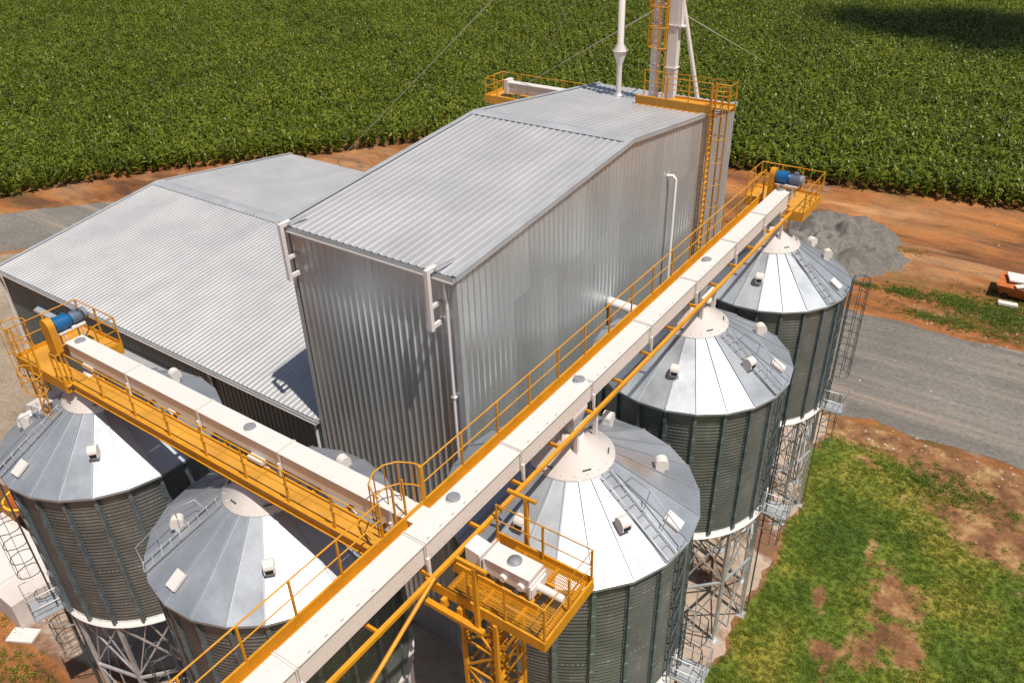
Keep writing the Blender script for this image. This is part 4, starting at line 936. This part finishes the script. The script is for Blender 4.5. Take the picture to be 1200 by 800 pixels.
for x in (-3.16,-2.78): mb.beam((x,EY-.32,rz(EY)+.1),(x,EY-.32,zt_),.05,.05)
for z in np.arange(19.6, zt_, .36): mb.beam((x-.38,EY-.32,z),(x,EY-.32,z),.03,.03)
mb.build('ladder', M_['yellow'], el)
hp = [(-3.16,-.30),(-3.50,-.36),(-3.62,-.55),(-3.40,-.74),(-3.0,-.76),(-2.70,-.66),(-2.64,-.45),(-2.78,-.30)]
for z in np.arange(21.9, zt_, .95): MB().path([(x,EY+y,z) for x,y in hp], .022, 6).build('hoop', M_['yellow'], el)
for x, y in hp[1:-1]: MB().beam((x,EY+y,21.9),(x,EY+y,zt_),.04,.015).build('hoop_bar', M_['yellow'], el)
MB().tube((-1.30,21.6,rz(21.6)+.02),(-2.32,20.9,24.3),.11,12).build('brace_tube', M_['white'], el)
MB().bb(-2.3,-2.12,EY-.18,EY+.18,22.9,24.4).bb(-2.3,-1.95,EY-.2,EY+.2,22.86,22.92).build('cleat', M_['white'], el)
rp = thing('roof_platform', 'yellow railed platform at the far corner of the tall shed roof', 'platform', (-1.8,20,rz(20)))
ZP = 19.70; PY = 19.75
MB().bb(-3.65,.30,PY-.55,PY-.48,ZP-.36,ZP+.10).bb(-3.65,.30,PY-.60,PY-.55,ZP+.07,ZP+.10).bb(-3.65,.30,PY-.60,PY-.55,ZP-.36,ZP-.33).build('side_beam', M_['yellow'], rp)
MB().bb(-2.0,.30,PY-.48,PY+.25,ZP-.06,ZP-.02).build('floor', M_['yellow_floor'], rp)
MB().bb(-1.9,1.25,PY+.25,PY+.31,ZP-.25,ZP+.08).build('side_beam', M_['yellow'], rp)
MB().bb(.30,1.2,PY-.45,PY+.25,ZP-.06,ZP-.02).build('landing', M_['yellow_floor'], rp)
rail(rp, [(-1.95,PY-.52),(.28,PY-.52)], ZP+.02, step=1.1, r=.024); rail(rp, [(-3.6,PY+.28),(1.2,PY+.28),(1.2,PY-.5),(.55,PY-.5)], ZP+.02, step=1.2, r=.024)
wl = thing('wall_ladder', 'long yellow caged ladder down the far end of the tall shed wall', 'ladder', (.4,19.6,0))
mb = MB(); 
for y in (19.22,19.62): mb.beam((.34,y,1.0),(.34,y,ZP+1.1),.07,.06)
mb.build('ladder_rails', M_['yellow'], wl)
mb = MB()
for z in np.arange(1.2, ZP, .30): mb.bb(.30,.40,19.22,19.62,z-.02,z+.02)
mb.build('rungs', M_['yellow'], wl)
hp = [(.36,19.15),(.62,19.0),(.95,19.1),(1.1,19.42),(.95,19.75),(.62,19.85),(.36,19.7)]
for z in np.arange(3.3, ZP+.9, 1.15): MB().path([(x,y,z) for x,y in hp], .022, 6).build('hoop', M_['yellow'], wl)
for x, y in hp[1:-1]: MB().beam((x,y,3.3),(x,y,ZP+1.0),.045,.015).build('hoop_bar', M_['yellow'], wl)

# conveyor bridge behind the tall shed
bc = thing('rear_conveyor', 'small white conveyor with yellow walkway sticking out behind the tall shed roof', 'conveyor', (-13,25,17), 'white enclosed chain conveyors')
MB().bb(-15.2,-7.2,24.6,25.05,17.05,17.66).build('casing', M_['steel'], bc)
MB().bb(-15.25,-7.2,24.56,25.09,17.662,17.70).build('cover', M_['white'], bc)
MB().bb(-15.5,-15.22,24.5,25.15,17.0,17.85).build('end_box', M_['white'], bc)
MB().bb(-16.5,-7.2,23.9,24.5,16.72,16.78).build('floor', M_['yellow_floor'], bc)
MB().bb(-16.5,-7.2,23.83,23.90,16.45,16.95).build('side_beam', M_['yellow'], bc)
MB().bb(-16.57,-16.5,23.83,25.8,16.45,16.95).build('side_beam', M_['yellow'], bc)
MB().bb(-16.5,-15.3,24.5,25.8,16.72,16.78).build('floor', M_['yellow_floor'], bc)
rail(bc, [(-15.3,25.75),(-16.5,25.75),(-16.5,23.88),(-15.6,23.88)], 16.85, step=1.1, r=.028); rail(bc, [(-15.0,25.7),(-7.4,25.7)], 16.85, step=1.4, r=.028)
MB().bb(-15.0,-7.2,25.2,25.76,16.72,16.78).build('outer_floor', M_['yellow_floor'], bc)
for x in (-14.6,-13.2): MB().bb(x-.08,x+.08,24.7,24.86,0,17.05).build('leg', M_['white'], bc)
MB().bb(-15.0,-13.0,24.3,25.3,16.2,16.45).build('bearer', M_['white'], bc)

# guy cables from the elevator head
T = V((-2.9,20.4,31.8))
for g, lab in (((-52.3,43.1,0),'thin guy cable running down to the soil behind the low shed'),((-48.7,74.8,0),'steep thin guy cable crossing the maize left of the white pipe'),
               ((-26.3,107.7,0),'thin guy cable going right from the elevator over the maize'),((-50.1,67.5,0),'lower guy cable from the elevator passing behind the white pipe')):
    z0 = T if lab[0] != 'l' and 'right' not in lab else V((-2.9,20.4,23.9))
    if 'low shed' in lab: z0 = T
    tag(MB().tube(z0, g, .035, 6).build('guy_cable', M_['cable']), lab, 'cable', 'guy cables of the elevator')

# ------------------------------------------------------------------ things on the ground
cb = thing('concrete_tank', 'pale concrete tank with a flat white lid left of the silos', 'tank', (-21,-8.9,0))
cb.rotation_euler.z = 0
MB().bb(-25.5,-18.9,-10.6,-7.6,0,1.7).build('walls', M_['concrete_white'], cb)
MB().bb(-24.9,-20.6,-10.3,-7.9,1.7,1.83).build('lid', M_['white'], cb)
hr = thing('yellow_hoop', 'round yellow hoop rim over a rusty hopper at the left edge', 'hopper', (-24.6,-7.0,2))
ring = [(-24.6+1.05*math.cos(2*PI*k/28), -6.6+1.05*math.sin(2*PI*k/28), 2.5) for k in range(28)]
MB().path(ring, .06, 8, True).build('rim', paint('bright_yellow_paint', (.85,.52,.02), .4), hr)
MB().lathe([(1.02,2.46),(.25,1.2),(.25,.0)], 28, (-24.6,-6.6,0)).build('bowl', M_['orange'], hr)
tag(MB().box((-18.6,-10.75,.10), (1.3,.75,.12), .5).build('white_panel', M_['white']), 'loose white panel lying on the soil by the leftmost silo', 'panel')
MB  # scrap
sc_ = thing('scrap_skip', 'rusty orange skip with white sheets lying on top among the weeds', 'scrap', (15.2,48.2,0))
def quad(x0,x1,y0,y1,z0,z1,ins): return MB().add([(x0+ins,y0+ins,z0),(x1-ins,y0+ins,z0),(x1-ins,y1-ins,z0),(x0+ins,y1-ins,z0),(x0,y0,z1),(x1,y0,z1),(x1,y1,z1),(x0,y1,z1)], [(3,2,1,0),(4,5,6,7),(0,1,5,4),(1,2,6,5),(2,3,7,6),(3,0,4,7)])
quad(13.2,17.6,47.2,49.8,.25,1.1,.35).build('bin', M_['orange'], sc_)
MB().box((15.0,48.9,1.25), (2.6,1.5,.12), .25, .08).build('sheet', M_['white'], sc_)
MB().box((15.6,47.9,1.36), (2.6,.5,.08), .45, -.1).build('sheet', M_['white'], sc_)
for x in (13.9,16.9):
    for y in (47.5,49.5): MB().tube((x,y-.1,.28),(x,y+.1,.28),.26,16).build('wheel', M_['black'], sc_)
tag(MB().box((14.3,46.3,.22), (1.3,.5,.18), .2, .05).build('pale_board', M_['white']), 'pale board lying in the weeds in front of the orange skip', 'board')
wh = thing('dust_hood', 'white sheet metal hood at the left edge of the leftmost silo roof', 'hood', (-13.1,-6.2,13.6))
MB().add([(-13.75,-8.6,13.2),(-12.35,-8.7,13.6),(-12.2,-6.7,13.9),(-13.7,-6.6,13.3),(-13.65,-8.45,13.95),(-12.45,-8.5,14.3),(-12.3,-6.8,14.45),(-13.6,-6.7,14.05)], [(3,2,1,0),(4,5,6,7),(0,1,5,4),(1,2,6,5),(2,3,7,6),(3,0,4,7)]).build('shell', M_['white'], wh)
MB().tube((-13.2,-8.5,13.75),(-13.2,-8.95,13.70),.18,16).build('inlet', M_['white'], wh)

# cloud high above whose shadow darkens the far right of the field
def cloud():
    m = NT('cloud'); m.b.inputs['Roughness'].default_value = 1; m.b.inputs['Base Color'].default_value = (.9,.9,.9,1)
    mb = MB(); H = 900; c0 = V((7, 139, 0))+SUN*(H/SUN.z)
    r = random.Random(3)
    for k in range(16):
        a_ = r.uniform(0,2*PI); q = r.uniform(0,1)**.6; cx = c0.x+math.cos(a_)*q*36; cy = c0.y+math.sin(a_)*q*15
        rr = 14*(1-q*.6); pr = [(max(.01,rr*math.sin(t)), (rr*.55 if math.cos(t) > 0 else rr*.25)*math.cos(t)) for t in np.linspace(0,PI,9)]
        mb.lathe(pr, 18, (cx,cy,H+r.uniform(-1,2)))
    o = mb.build('cloud', m.m); o['kind'] = 'structure'
cloud()
